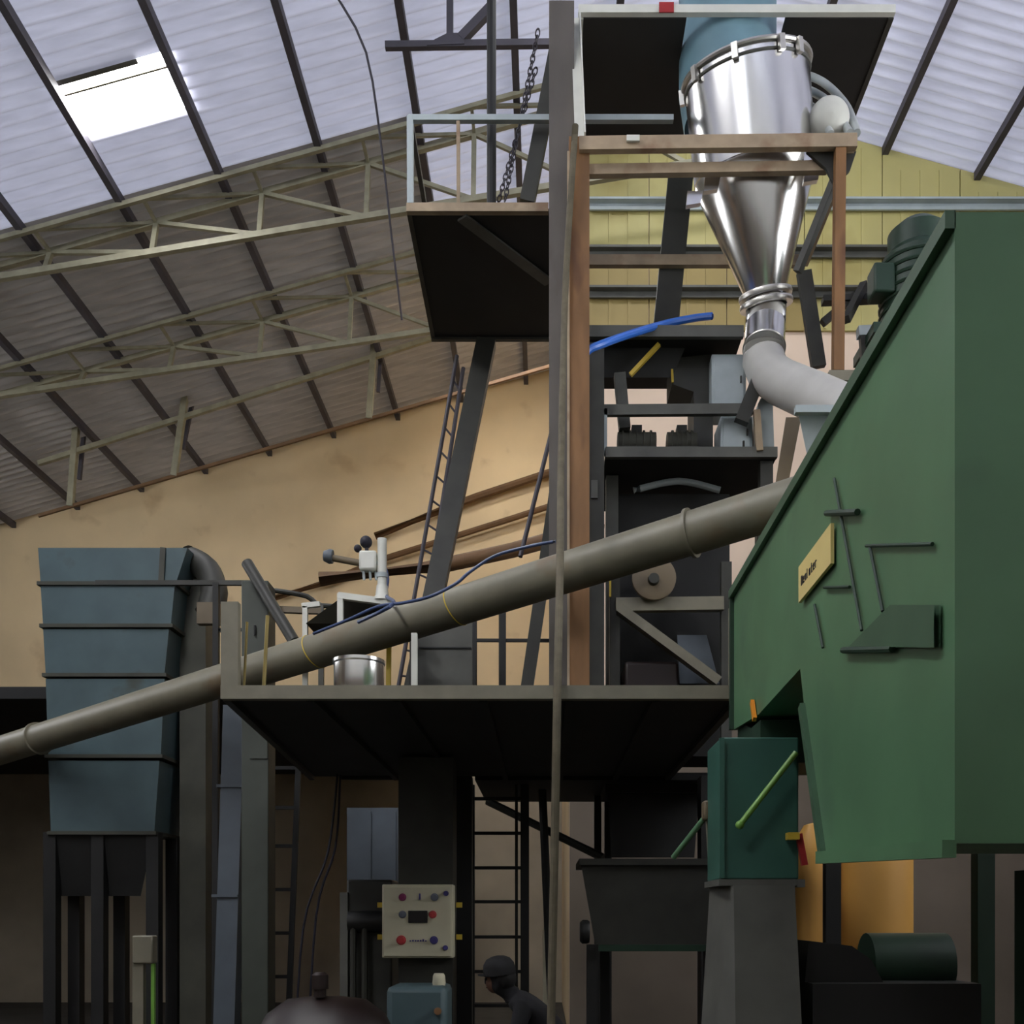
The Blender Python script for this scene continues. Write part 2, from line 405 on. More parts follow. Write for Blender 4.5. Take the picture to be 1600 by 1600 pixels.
MB().box(X(1092,10.2), X(1128,10.2), 10.05, 10.3, 0, HB).build('leg', 'black_steel', lp)
MB().box(X(345,DL0), X(372,DL0), DL0, DL0+.06, HT, Z(940,DL0)).build('post', 'grey_steel', lp)
MB().box(X(1140,DL0), X(1153,DL0), DL0, DL0+.05, HT, Z(948,DL0)).build('post', 'grey_steel', lp)
MB().tube((X(412,6.62),6.62,HT), P(418,962,6.62), .012).build('post', 'brass', lp)
MB().tube((X(381,6.62),6.62,HT), P(386,972,6.62), .009).build('post', 'brass', lp)
MB().box(X(643,6.7), X(652,6.7), 6.68, 6.72, HT, Z(990,6.7)).build('post', 'white_paint', lp)
for px_, top in ((785, 905), (865, 900), (742, 965)):
    MB().bar((X(px_,10.2),10.2,HT), P(px_, top, 10.2), .07 if px_ == 785 else .04).build('post', 'black_steel', lp)
MB().bar(P(560, 1000, 10.2), P(900, 1001, 10.2), .03).build('rail', 'black_steel', lp)

# ------------------------------------------------------------------ main columns and upper platforms
DU0, DU1 = 9.0, 11.0
UZ = Z(330, DU0)
gc = thing('steel_column', (X(877,8.75), 8.75, HT-.01), 'tall grey-brown H-section column rising from lower platform to top', 'column')
xg0, xg1 = X(858,8.75), X(897,8.75); topz = Z(8, 8.9)-.12
MB().box(xg0, xg1, 8.72, 8.745, HT-.01, topz).build('front_flange', 'column_grey', gc)
MB().box(xg0, xg1, 8.93, 8.955, HT-.01, topz).build('rear_flange', 'column_grey', gc)
MB().box((xg0+xg1)/2-.012, (xg0+xg1)/2+.012, 8.745, 8.93, HT-.01, topz).build('steel_web', 'dark_steel', gc)
up = thing('upper_platform', (X(757,9), 9.0, UZ), 'small dark platform with pale handrail hung at the tall column, seen from below', 'platform')
ux0, ux1 = X(635,DU0), xg0-.005
MB().box(ux0+.02, .22, DU0+.04, DU1, UZ+.01, UZ+.05).build('deck', 'deck_dark', up)
MB().channel((ux0, DU0, UZ+.035), (ux1, DU0, UZ+.035), .075, .05, .012, up=(0,1,0)).build('edge_beam', 'rust_pale', up)
MB().bar((ux0+.02, DU0+.05, UZ+.03), (ux0+.02, DU1, UZ+.03), .04, .07).build('side_beam', 'dark_steel', up)
MB().bar((ux0, DU1, UZ+.03), (.22, DU1, UZ+.03), .05, .09).build('back_beam', 'dark_steel', up)
und = lambda px, py: P(px, py, (UZ-CZ)*FPX/(HY-py))
MB().bar(und(722,338)-Vector((0,0,.012)), und(858,440)-Vector((0,0,.012)), .11, .02).build('under_brace', 'mid_grey', up)
MB().bar((X(641,DU0), DU0+.02, UZ+.07), P(641, 184, DU0+.02), .055).build('post', 'pale_steel', up)
MB().bar((X(716,DU0), DU0+.02, UZ+.07), P(716, 186, DU0+.02), .03).build('post', 'rust_pale', up)
MB().bar((ux0+.05, DU1-.05, UZ+.05), (ux0+.05, DU1-.05, UZ+.8), .05).build('post', 'mid_grey', up)
MB().bar(P(638, 186, DU0+.02), P(1052, 186, DU0+.02), .05).build('rail', 'pale_steel', up)
MB().bar(P(641, 186, DU0+.02), (X(641,DU0), DU1-.05, Z(186,DU0)), .04).build('rail', 'mid_grey', up)
tag(MB().bar(P(872, 70, 9.03), P(824, 316, 9.3), .135, .08, up=(0,1,0)).build('diagonal_brace', 'dark_steel', base=P(824,316,9.3)),
    'thick dark diagonal brace between handrail and tall column', 'brace')
tag(MB().tube((X(768,9.2), 9.2, UZ+.05), (X(768,9.2), 9.2, roof_z(X(768,9.2))-.14), .042, 10).build('standing_pipe', 'black_steel', base=(X(768,9.2), 9.2, UZ)),
    'thin dark pipe standing on the upper platform up to roof', 'pipe')
def chain(p, q, label):
    p, q = Vector(p), Vector(q); b = MB(); a = (q-p); n = int(a.length/.045); a.normalize()
    _, r, u = b.frame(a)
    for k in range(n):
        c = p.lerp(q, k/n); ax = r if k % 2 else u
        vs0 = len(b.v); b.torus((0,0,0), ax, .02, .006, 10, 5)
        for i in range(vs0, len(b.v)):
            v = b.v[i]; v = v+a*(v.dot(a)*.55); b.v[i] = v+c
    tag(b.build('hanging_chain', 'purlin', base=q), label, 'chain', 'chains beside the upper platform')
chain(P(840,52,9.05), P(788,318,9.6), 'longer steel chain strung down to the upper platform')
chain(P(836,112,9.05), P(778,318,9.85), 'shorter steel chain starting lower, beside the longer chain')

# brown hopper frame
DF = 8.4
hf = thing('hopper_frame', (X(904,DF), DF, HT-.01), 'rust-brown steel frame with long corner post carrying the stainless hopper', 'frame')
MB().channel((X(905,DF), DF, HT-.01), (X(905,DF), DF, Z(214,DF)), X(921,DF)-X(889,DF), .1, .014, up=(0,-1,0), side=-1).build('corner_post', 'rust', hf)
MB().bar((X(888,DF), DF-.015, HT), (X(888,DF), DF-.015, Z(240,DF)), .02, .03).build('post_edge', 'rust_pale', hf)
MB().bar(P(905, 227, DF-.02), P(1338, 222, DF-.02), .06, .11).build('top_beam', 'rust_pale', hf)
MB().bar(P(918, 268, DF+.1), P(1292, 262, DF+.1), .06, .085).build('lower_beam', 'rust_pale', hf)
MB().bar(P(1312, 230, DF), P(1309, 582, DF), .085).build('right_post', 'rust', hf)
MB().prism([(X(1262,DF),Z(232,DF)),(X(1340,DF),Z(232,DF)),(X(1330,DF),Z(262,DF)),(X(1306,DF),Z(285,DF)),(X(1292,DF),Z(258,DF))], 'y', DF+.03, DF+.06).build('gusset', 'dark_steel', hf)
MB().bar(P(1308, 272, DF+.06), P(1246, 425, DF+.3), .06).build('strut', 'dark_steel', hf)
MB().bar((X(905,DF), DF+.05, Z(240,DF)), (X(905,DF), 9.9, Z(240,DF)), .06, .1).build('side_beam', 'rust_pale', hf)
MB().bar((X(1330,DF), DF+.02, Z(226,DF)), (X(1330,DF), 9.9, Z(226,DF)), .06, .1).build('side_beam', 'rust_pale', hf)
MB().bar((X(905,DF), 9.9, Z(226,DF)), (X(1330,DF), 9.9, Z(226,DF)), .06, .1).build('rear_beam', 'rust_pale', hf)
MB().angle(P(914, 214, DF+.02), P(906, 22, 8.9), .08, .012, up=(0,1,0)).build('upper_post', 'white_paint', hf)
MB().box(X(978,DF), X(998,DF), DF-.08, DF-.06, Z(231,DF), Z(222,DF)).build('tag_plate', 'white_paint', hf)
tag(MB().bar(P(1064, 270, 9.98), P(1040, 512, 9.98), .24, .1, up=(0,1,0)).build('support_strut', 'dark_steel', base=P(1040,512,9.98)),
    'broad dark leaning strut left of the hopper cone', 'strut')
# dark strut right of the hopper neck
tag(MB().bar(P(1256, 425, 8.82), P(1279, 574, 8.86), .12, .06, up=(0,1,0)).build('support_strut', 'dark_steel', base=P(1279,574,8.86)),
    'dark leaning strut right of the hopper outlet', 'strut')

# top platform
TZ = Z(24, 8.9)
tp = thing('top_platform', (X(1150,8.9), 8.9, TZ), 'dark topmost platform with white front edge above the stainless hopper', 'platform')
tx0, tx1 = X(904,8.9), X(1398,8.9)
cxh, crh = X(1137,9.36), .435
MB().box(tx0+.02, cxh-crh, 8.94, 9.36, TZ+.005, TZ+.05).box(cxh+crh, tx1-.02, 8.94, 9.36, TZ+.005, TZ+.05).box(tx0+.02, tx1-.02, 9.36, 10.35, TZ+.005, TZ+.05).build('deck', 'deck_dark', tp)
MB().bar((tx0, 8.9, TZ+.04), (tx1, 8.9, TZ+.04), .05, .07).build('edge_beam', 'white_paint', tp)
MB().box(X(1030,8.86), X(1053,8.86), 8.862, 8.874, TZ-.003, TZ+.083).build('red_mark', 'red_paint', tp, label='red painted mark')
MB().bar((tx0+.02, 8.93, TZ+.03), (tx0+.02, 10.35, TZ+.03), .045, .07).build('side_beam', 'white_paint', tp)
MB().bar((tx1-.02, 8.93, TZ+.03), (tx1-.02, 10.35, TZ+.03), .045, .07).build('side_beam', 'dark_steel', tp)
MB().bar((tx0, 10.35, TZ+.02), (tx1, 10.35, TZ+.02), .05, .09).build('back_beam', 'dark_steel', tp)
tag(MB().lathe([(.39,0),(.40,.02),(.44,.3),(.44,1.4),(.455,1.42),(.455,1.46),(0,1.46)], (cxh, 9.375, TZ-.6), n=40).build('feed_chute', 'teal_chute', base=(cxh, 9.375, TZ-.6)),
    'round blue-grey feed chute coming down into stainless hopper', 'chute')

# stainless hopper with outlet
A = P(1150, 168, 9.25); B = P(1196, 462, 9.25); ax = (A-B).normalized(); Lh = (A-B).length
ax = (ax+Vector((0,-.25,0))).normalized()
hp = thing('stainless_hopper', tuple(B), 'shiny stainless steel hopper with conical bottom and bent outlet pipe', 'hopper')
MB().lathe([(.51,Lh),(.53,Lh),(.53,.96),(.515,.94)], B, ax, 64).build('cylinder_body', 'stainless', hp)
MB().lathe([(.525,.96),(.525,.93),(.2,.06),(.185,.0)], B, ax, 64).build('cone', 'stainless', hp)
rim = MB().torus(B+ax*Lh, ax, .54, .022, 56, 8).build('rim', 'stainless_dull', hp)
MB().torus(B+ax*(Lh-.07), ax, .532, .012, 56, 6).build('rim_band', 'mid_grey', rim)
_, hx_, hy_ = MB().frame(ax)
for ang in (-100, -60, -140, -20, 200):
    t = math.radians(ang); e = hx_*math.cos(t)+hy_*math.sin(t)
    c = B+ax*(Lh-.04)+e*.56
    MB().bar(c-ax*.06, c+ax*.05, .05, .04, up=e).build('clamp', 'stainless_dull', rim)
for k, hgt in enumerate((.0, -.075)):
    MB().lathe([(.185,-.02),(.235,-.02),(.24,0),(.235,.02),(.185,.02)], B+ax*hgt, ax, 40).build('outlet_flange', 'stainless_dull', hp)
Np = B-ax*.09; N1 = P(1194, 545, 9.05); N2 = P(1206, 590, 8.85)
MB().path([Np, Np.lerp(N1,.5), N1], .178, 32).build('outlet_neck', 'stainless', hp)
MB().path([N1, P(1193,562,9.05), P(1201,584,8.93), P(1222,598,8.7), P(1275,621,8.2), P(1336,650,7.62)], .182, 32).build('outlet_bend', 'galvanized', hp)
MB().torus(N1, (N1-Np), .18, .01, 32, 6).build('weld_ring', 'stainless_dull', hp)
for px, py, dd in ((1268, 243, 8.62), (1268, 276, 8.62), (1112, 290, 8.6), (1085, 312, 8.62)):
    c = P(px, py, dd); MB().hexa([c+Vector(v) for v in ((-.07,-.02,-.06),(.05,-.02,-.04),(.05,.03,-.04),(-.07,.03,-.06))],
        [c+Vector(v) for v in ((-.06,-.02,.06),(.07,-.02,.06),(.07,.03,.06),(-.06,.03,.06))]).build('support_lug', 'stainless', hp)
# grey hoses and white lamp dome right of hopper
for k, (a, m1, m2, b) in enumerate((((1238,110),(1285,128),(1322,165),(1339,208)), ((1240,132),(1275,146),(1300,166),(1328,208)), ((1240,154),(1262,163),(1280,178),(1298,210)))):
    tag(MB().path([P(*a, 9.3), P(*m1, 9.1), P(*m2, 8.9), P(*b, 8.52)], .032, 12, sub=8).build('grey_hose', 'hose_grey', base=P(*b,8.52)),
        ('outermost of three pale grey hoses arching right of the hopper', 'middle of three pale grey hoses arching right of the hopper', 'innermost, shortest pale grey hose arching right of the hopper')[k], 'hose', 'hoses beside the hopper')
lc = P(1297, 184, 8.62)
ld = thing('dome_lamp', tuple(P(1297,214,8.62)), 'round white dome lamp beside the hopper, unlit', 'lamp')
MB().lathe([(.0,.1),(.07,.09),(.13,.055),(.165,0),(.17,-.03),(.15,-.04),(0,-.04)], lc, (0,-1,-.25), 32).build('shade', 'white_paint', ld)
MB().tube(lc+Vector((0,.04,0)), P(1300,214,8.66), .03).build('bracket', 'grey_steel', ld)

# ------------------------------------------------------------------ conveyor tube
def cd_(px): return 1/(.0952+(px-200)/1090*(.1429-.0952))
def cy_(px): return 1110+(px-200)*(767-1110)/1090
cv = thing('screw_conveyor', tuple(P(1290, 767, 7.0)), 'long inclined grey tube conveyor crossing the whole scene', 'conveyor')
pts = [P(p, cy_(p), cd_(p)) for p in (-60, 1335)]
MB().tube(pts[0], pts[1], .155, 40).build('tube', 'tube_grey', cv)
dirv = (pts[1]-pts[0]).normalized()
for p in (712, 492):
    c = P(p, cy_(p), cd_(p)); MB().torus(c, dirv+Vector((0,0,.25)), .158, .006, 32, 5).build('strap', 'yellow_paint', cv)
for p in (1080, 60):
    c = P(p, cy_(p), cd_(p)); MB().lathe([(.15,-.012),(.178,-.012),(.178,.012),(.15,.012)], c, dirv, 40).build('joint_flange', 'tube_grey', cv)
di = 7.25
MB().hexa([P(1262,716,di-.1), P(1325,716,di-.1), P(1325,716,di+.3), P(1262,716,di+.3)], [P(1246,640,di-.2), P(1352,640,di-.2), P(1352,640,di+.35), P(1246,640,di+.35)]).build('inlet_hopper', 'pale_steel', cv)
MB().bar(P(1242,641,di-.24), P(1356,641,di-.24), .05, .05).build('inlet_rim', 'pale_steel', cv)
MB().hexa([P(1206,790,7.9), P(1225,790,7.9), P(1225,790,8.1), P(1206,790,8.1)], [P(1228,652,7.9), P(1252,652,7.9), P(1252,652,8.1), P(1228,652,8.1)]).build('hanger_strut', 'beige', cv)
MB().bar(P(1292,660,7.0), P(1318,660,7.0), .03).build('bracket', 'green_dark', cv)
MB().bar(P(1295,662,7.0), P(1305,700,7.0), .03).build('bracket', 'green_dark', cv)

# ------------------------------------------------------------------ hoses and cables
tag(MB().path([P(1112,494,9.32), P(1085,497,9.25), P(1040,506,9.1), P(985,522,8.8), P(940,538,8.55), P(918,549,8.5), P(906,575,8.5), P(905,640,8.5), P(905,800,8.5), P(906,960,8.5), (X(906,8.5),8.5,HT)], .032, 10, sub=6)
    .build('air_hose', 'blue_hose', base=(X(906,8.5),8.5,HT)), 'bright blue air hose arching from the tower deck to the rust-brown post', 'hose')
tag(MB().path([P(868,846,7.8), P(830,853,7.85), P(775,868,7.95), P(735,893,7.98), P(712,912,8.0), P(672,932,8.0), P(630,942,8.15), P(590,948,8.3), P(540,970,8.5), P(490,990,8.7)], .013, 10, sub=6)
    .build('air_line', 'air_line', base=P(490,990,8.7)), 'thin dull blue line lying along the top of inclined conveyor tube', 'hose')
tag(MB().path([P(600,880,9.6), P(606,905,9.5), P(603,930,9.2), P(614,944,8.2), P(560,972,8.4)], .015, 8, sub=6).build('air_line', 'air_line', base=P(614,944,8.2)),
    'thin blue air line hanging beside the white cylinder', 'hose')
tag(MB().path([P(899,196,8.3), P(884,440,8.28), P(877,700,7.6), P(875,880,6.9), P(871,1075,6.42), P(867,1300,6.38), P(861,1600,6.35), Vector((X(858,6.35),6.35,0))], .026, 10, sub=6).build('hanging_cable', 'rope', base=(X(858,6.35),6.35,0)),
    'long thin cable hanging from hopper frame past the platform edge to floor', 'cable')

# ------------------------------------------------------------------ inclined struts and ladder behind
tag(MB().bar(P(760, 535, 10.9), (X(622,10.2), 10.2, HT), .2, .14, up=(0,1,0)).build('inclined_strut', 'dark_steel', base=(X(622,10.2),10.2,HT)),
    'thick dark inclined strut from lower platform up to upper platform', 'strut')
tag(MB().bar(P(878, 700, 10.0), (X(806,9.9), 9.9, HT), .12, .1, up=(0,1,0)).build('inclined_strut', 'dark_steel', base=(X(806,9.9),9.9,HT)),
    'shorter dark inclined strut leaning against the columns on lower platform', 'strut')
tag(MB().tube(P(868, 650, 10.05), P(813, 870, 9.75), .022, 8).build('thin_rod', 'purlin', base=P(813,870,9.75)),
    'thin leaning rod left of the tall column, above the conveyor', 'rod')
ld1 = thing('access_ladder', (X(608,11.6), 11.6, HT), 'thin inclined ladder left of the thick dark strut', 'ladder')
a0, a1 = P(604, 950, 10.5), P(714, 556, 11.1); b0, b1 = P(630, 950, 10.5), P(724, 575, 11.1)
a0.z = HT+.2; b0.z = HT+.2
MB().tube(a0, a1, .022, 8).build('rail', 'purlin', ld1); MB().tube(b0, b1, .022, 8).build('rail', 'purlin', ld1)
for k in range(1, 16):
    MB().tube(a0.lerp(a1, k/16), b0.lerp(b1, k/16), .011, 6).build('rung', 'purlin', ld1)

# ------------------------------------------------------------------ things standing on the lower platform, left
cb = thing('upright_casing', (X(398,9.9), 9.9, 0), 'tall narrow grey-green casing behind the conveyor left of platform', 'casing')
MB().box(X(378,9.9), X(420,9.9), 9.88, 10.15, 0, Z(908,9.9)).build('body', 'casing_green', cb, bev=.01)
MB().box(X(392,9.9), X(419,9.9), 9.865, 9.88, HT+.05, Z(918,9.9)).build('door', 'casing_green', cb)
MB().tube((X(396,9.8),9.85,Z(990,9.8)), (X(396,9.8),9.85,Z(975,9.8)), .012, 8).build('handle', 'black_steel', cb)
tag(MB().tube(P(386, 880, 9.75), P(460, 1003, 9.42), .055, 14).build('leaning_pipe', 'dark_steel', base=P(460,1003,9.42)),
    'dark open pipe leaning diagonally over the left end of conveyor', 'pipe')
gr = thing('guard_rail', (X(502,10.2), 10.2, HT), 'dark guard rail behind the leaning pipe at platform left', 'railing')
for px in (502, 560):
    MB().bar((X(px,10.25),10.25,HT), P(px, 946, 10.25), .05).build('post', 'mid_grey', gr)
MB().path([P(420,922,10.22), P(445,925,10.22), P(480,932,10.25), P(502,946,10.25), P(560,948,10.25)], .025, 8, sub=3).build('rail', 'dark_steel', gr)
MB().bar(P(420,952,10.22), P(502,955,10.25), .05, .06).build('rail', 'beige', gr)
fm = thing('filling_machine', (X(545,9.4), 9.4, HT), 'small filling machine with white frame and dark sloping tray behind the conveyor', 'machine')
d0 = 9.4
MB().bar((X(477,d0),d0,HT), P(477, 948, d0), .045).build('frame_post', 'white_paint', fm)
MB().bar(P(472, 947, d0), P(500, 944, d0), .045).build('frame_beam', 'white_paint', fm)
MB().bar((X(532,9.1),9.1,HT), P(532, 928, 9.1), .05).build('frame_post', 'white_paint', fm)
MB().bar(P(529, 931, 9.1), P(605, 941, 9.1), .055).build('frame_beam', 'white_paint', fm)
MB().bar((X(606,9.1),9.1,HT+.15), P(608, 985, 9.1), .04).build('frame_post', 'yellow_paint', fm)
MB().bar(P(605, 941, 9.1), P(651, 962, 9.1), .05).build('frame_beam', 'white_paint', fm)
MB().hexa([P(478,974,9.35), P(530,936,9.2), P(604,945,9.2), P(604,975,9.35)], [v+Vector((0,.45,.0)) for v in (P(478,972,9.35), P(530,934,9.2), P(604,943,9.2), P(604,973,9.35))]).build('sloping_tray', 'dark_steel', fm)
MB().box(X(490,9.3), X(645,9.3), 9.25, 9.9, HT+.28, HT+.42).build('table_body', 'black_steel', fm)
MB().box(X(640,9.6), X(738,9.6), 9.6, 10.0, HT, Z(972,9.6)).build('side_cabinet', 'mid_grey', fm)
MB().bar((X(741,9.55),9.55,HT), P(741, 965, 9.55), .03).build('cabinet_edge', 'black_steel', fm)
MB().bar(P(655,1012,9.59), P(736,1012,9.59), .01, .012).build('cabinet_seam', 'black_steel', fm)
tag(MB().lathe([(0,.0),(.16,0),(.165,.01),(.165,.2),(.172,.21),(.172,.23),(.155,.23),(.15,.05),(0,.05)], (X(561,6.8),6.8,HT), n=40).build('steel_drum', 'stainless', base=(X(561,6.8),6.8,HT)),
    'small shiny stainless drum on the platform under the conveyor tube', 'drum')
av = thing('pneumatic_valve', tuple(P(596,940,9.15)), 'white pneumatic cylinder with black knob above the conveyor', 'valve')
MB().tube(P(597,936,9.15), P(597,842,9.15), .042, 18).build('cylinder', 'white_paint', av)
MB().lathe([(.042,0),(.05,0),(.05,.04),(.042,.04)], P(597,903,9.15), n=18).build('collar', 'pale_steel', av)
MB().lathe([(.1,0),(.06,.05),(.05,.14)], P(597,940,9.15), n=18).build('foot', 'white_paint', av)
MB().box(X(562,9.15), X(589,9.15), 9.1, 9.2, Z(893,9.15), Z(862,9.15)).build('valve_body', 'white_paint', av, bev=.02)
MB().sphere(P(572,847,9.15), .055).build('knob', 'ink', av)
MB().sphere(P(559,857,9.15), .035).build('knob', 'ink', av)
MB().bar(P(572,847,9.15), P(574,868,9.15), .03).build('stem', 'ink', av)
for px in (568, 578, 587):
    MB().tube(P(px,893,9.15), P(px+1,906,9.15), .012, 8).build('port', 'pale_steel', av)
MB().tube(P(587,880,9.15), P(597,880,9.15), .02, 8).build('link', 'pale_steel', av)
MB().tube(P(520,872,9.2), P(563,880,9.2), .03, 12).build('arm', 'beige', av)
MB().lathe([(0,0),(.06,0),(.065,.03),(.045,.08),(0,.08)], P(520,870,9.2), (-1,0,.1), 18).build('gauge', 'duct_blue', av)

# ------------------------------------------------------------------ blue-grey bin tower at left
dB = 11.6
bt = thing('bin_tower', (X(180,dB), dB, 0), 'tall blue-grey sectioned bin tower with flanged joints behind conveyor left end', 'bin')
secs = [(855,910,292,274),(914,976,272,266),(982,1053,263,256),(1060,1180,256,250),(1188,1300,248,240)]
for k, (y0, y1, r0, r1) in enumerate(secs):
    x0, x1 = X(58+k*4,dB), X(62+k*4,dB); xa, xb = X(r0,dB), X(r1,dB); z0, z1 = Z(y1,dB), Z(y0,dB); y_ = dB+.75
    MB().hexa([(x1,dB+.02,z0),(xb,dB+.02,z0),(xb+.02,y_,z0),(x1,y_,z0)], [(x0,dB+.02,z1),(xa,dB+.02,z1),(xa+.02,y_,z1),(x0,y_,z1)]).build('bin_section', 'blue_bin', bt)
    MB().box(x1-.03, xb+.03, dB-.01, y_+.03, z0-.03, z0+.01).build('joint_flange', 'bin_side', bt)
MB().bar((X(252,dB), dB-.005, Z(910,dB)), (X(255,dB), dB-.005, Z(856,dB)), .06, .02, up=(0,1,0)).build('strap', 'bin_side', bt)
for px in (75, 150, 236):
    MB().bar((X(px,dB), dB+.1, 0), (X(px,dB), dB+.1, Z(1300,dB)), .14).build('leg', 'black_steel', bt)
    MB().bar((X(px,dB), dB+.7, 0), (X(px,dB), dB+.7, Z(1300,dB)), .14).build('leg', 'black_steel', bt)
MB().hexa([P(85,1400,dB+.2), P(220,1400,dB+.2), P(220,1400,dB+.6), P(85,1400,dB+.6)], [P(75,1304,dB+.05), P(240,1304,dB+.05), P(240,1304,dB+.7), P(75,1304,dB+.7)]).build('discharge_cone', 'black_steel', bt)
MB().box(X(290,12.2), X(330,12.2), 12.0, 12.5, 0, Z(905,12.2)).build('elevator_leg', 'bin_side', bt)
MB().path([P(292,872,12), P(322,890,11.9), P(335,925,11.8), P(325,960,11.75)], .15, 16, sub=4).build('elbow_duct', 'dark_steel', bt)
MB().box(X(312,11.6), X(346,11.6), 11.5, 11.6, Z(978,11.6), Z(945,11.6)).build('outlet_plate', 'beige', bt)
wk = thing('walkway_rail', (X(338,10.8), 10.8, 0), 'dark walkway railing beside the bin tower', 'railing')
MB().bar(P(150,911,10.9), P(392,911,10.9), .04, .05).build('rail', 'dark_steel', wk)
MB().bar((X(336,10.9),10.9,0), P(338,911,10.9), .06).build('post', 'black_steel', wk)
MB().bar(P(338,985,10.9), P(350,986,10.9), .03).build('rail', 'dark_steel', wk)
MB().bar((X(388,10.9),10.9,0), P(390,911,10.9), .06).build('post', 'dark_steel', wk)
MB().bar(P(336,984,10.9), P(392,984,10.9), .03).build('rail', 'black_steel', wk)

# ------------------------------------------------------------------ dark area at lower left
du = thing('square_duct', (X(362,10.9), 10.9, 0), 'pale blue-grey square duct standing in the dark at lower left', 'duct')
MB().bar((X(352,10.75),10.75,0), P(370,1105,10.75), .22, .22, up=(0,1,0)).build('duct_body', 'duct_blue', du)
for py in (1230, 1400): 
    c = P(370-(py-1105)*.045, py, 10.75); MB().bar(c-Vector((0,0,.015)), c+Vector((0,0,.015)), .27, .27, up=(0,1,0)).build('joint_flange', 'duct_blue', du)
l2 = thing('fixed_ladder', (X(440,12), 12, 0), 'dark ladder in the gloom between blue-grey duct and hanging cables', 'ladder')
for a, b in ((405, 424), (448, 470)):
    MB().bar((X(a,12),12,0), P(b,1105,12), .06, .05).build('rail', 'black_steel', l2)
for py in (1140, 1200, 1262, 1322, 1390, 1458, 1526):
    sh = (1600-py)/500*20; MB().bar(P(404+sh,py,12), P(448+sh,py,12), .04).build('rung', 'black_steel', l2)
for k, (a, b, lab) in enumerate((((526,1225),(474,1450),'slack dark cable hanging under platform, the one ending further left'), ((531,1225),(494,1432),'slack dark cable hanging under platform, the one nearer the dark column'))):
    p, q = P(*a, 10.2), P(*b, 10.2); m1 = p.lerp(q, .45)+Vector((.06,0,-.05)); e = Vector((q.x-.1, q.y, 0))
    tag(MB().path([Vector((p.x,p.y,HB+.02)), p, m1, q, e], .012, 6, sub=5).build('slack_cable', 'ink', base=e), lab, 'cable', 'slack cables under the platform')
bp = thing('switch_box_stand', (X(222,7), 7, 0), 'pale switch box on a thin white stand at lower left edge', 'switch box')
MB().box(X(206,7), X(238,7), 7, 7.1, Z(1506,7), Z(1462,7)).build('box_body', 'grey_steel', bp, bev=.01)
MB().box(X(205,7), X(222,7), 7.02, 7.07, 0, Z(1506,7)).build('stand_post', 'grey_steel', bp)
MB().box(X(234,7), X(239,7), 7.02, 7.05, 0, Z(1506,7)).build('stand_post', 'lime', bp)
MB().box(X(203,7), X(242,7), 6.95, 7.15, 0, .02).build('base_plate', 'dark_steel', bp)
tk = thing('horizontal_tank', (X(505,7.4), 7.4, 0), 'dark brown horizontal tank with small nozzle at the bottom edge', 'tank')
zc = Z(1558,7.4)-.42
MB().lathe([(0,-.52),(.15,-.5),(.3,-.42),(.4,-.28),(.42,-.1),(.42,.1),(.4,.28),(.3,.42),(.15,.5),(0,.52)], (X(505,7.4),7.5,zc), (1,0,0), 40).build('shell', 'brown_dark', tk)
MB().lathe([(0,.1),(.035,.1),(.06,.08),(.06,-.02),(.045,-.02),(.045,-.08)], (X(500,7.4),7.4,zc+.5), n=16).build('nozzle', 'brown_dark', tk)
for s in (-.3, .3):
    MB().box(X(505,7.4)+s-.05, X(505,7.4)+s+.05, 7.2, 7.8, 0, zc-.2).build('saddle', 'black_steel', tk)
pu = thing('pump_set', (X(565,9.6), 9.6, 0), 'dim blue-black pump set between slack cables and thick column', 'pump')
MB().box(X(545,9.6), X(615,9.6), 9.5, 9.95, 0, Z(1375,9.6)).build('housing', 'dark_steel', pu, bev=.02)
MB().box(X(536,9.6), X(548,9.6), 9.45, 9.55, 0, Z(1395,9.6)).build('pipe_leg', 'mid_grey', pu)
MB().tube(P(545,1440,9.45), P(610,1440,9.45), .1, 16).build('motor', 'black_steel', pu)
for px in (552, 570): MB().tube((X(px,9.4),9.4,0), P(px,1430,9.4), .03, 8).build('riser', 'dark_steel', pu)
bl = thing('wall_locker', (X(575,13), 13, 0), 'dull blue-grey locker standing behind the thick column', 'locker')
MB().box(X(542,13), X(622,13), 13, 13.4, 0, Z(1262,13)).build('body', 'duct_blue', bl)
MB().box(X(545,13), X(580,13), 12.98, 13, .1, Z(1268,13)).build('door', 'duct_blue', bl)
MB().box(X(583,13), X(619,13), 12.98, 13, .1, Z(1268,13)).build('door', 'duct_blue', bl)

# ------------------------------------------------------------------ control box on the column
dC = 8.7
cx = thing('control_box', (X(652,dC), 8.9, Z(1497,dC)), 'cream square control box with buttons and display on thick column', 'control box')
x0, x1, z0, z1 = X(597,dC), X(708,dC), Z(1497,dC), Z(1382,dC)
MB().box(x0, x1, dC, 8.9, z0, z1).build('body', 'cream', cx, bev=.008)
door = MB().box(x0+.012, x1-.012, dC-.018, dC, z0+.014, z1-.02).build('door', 'cream', cx, bev=.006)
def btn(px, py, r, m, name='button', sq=0):
    c = P(px, py, dC-.018)
    if sq: MB().box(c.x-sq/2, c.x+sq/2, c.y-.012, c.y, c.z-r, c.z+r).build(name, m, door)
    else: MB().lathe([(r*1.25,0),(r*1.25,.008),(r,.01),(r*.9,.03),(0,.032)], c, (0,-1,0), 16).build(name, m, door)
btn(629, 1402, .026, 'button_magenta'); btn(656, 1401, .026, 'ink_blue', 'selector_switch', sq=.014); btn(679, 1402, .027, 'button_grey')
btn(629, 1429, .026, 'button_grey'); btn(676, 1429, .027, 'button_red'); btn(627, 1469, .033, 'button_red'); btn(678, 1469, .028, 'ink_blue')
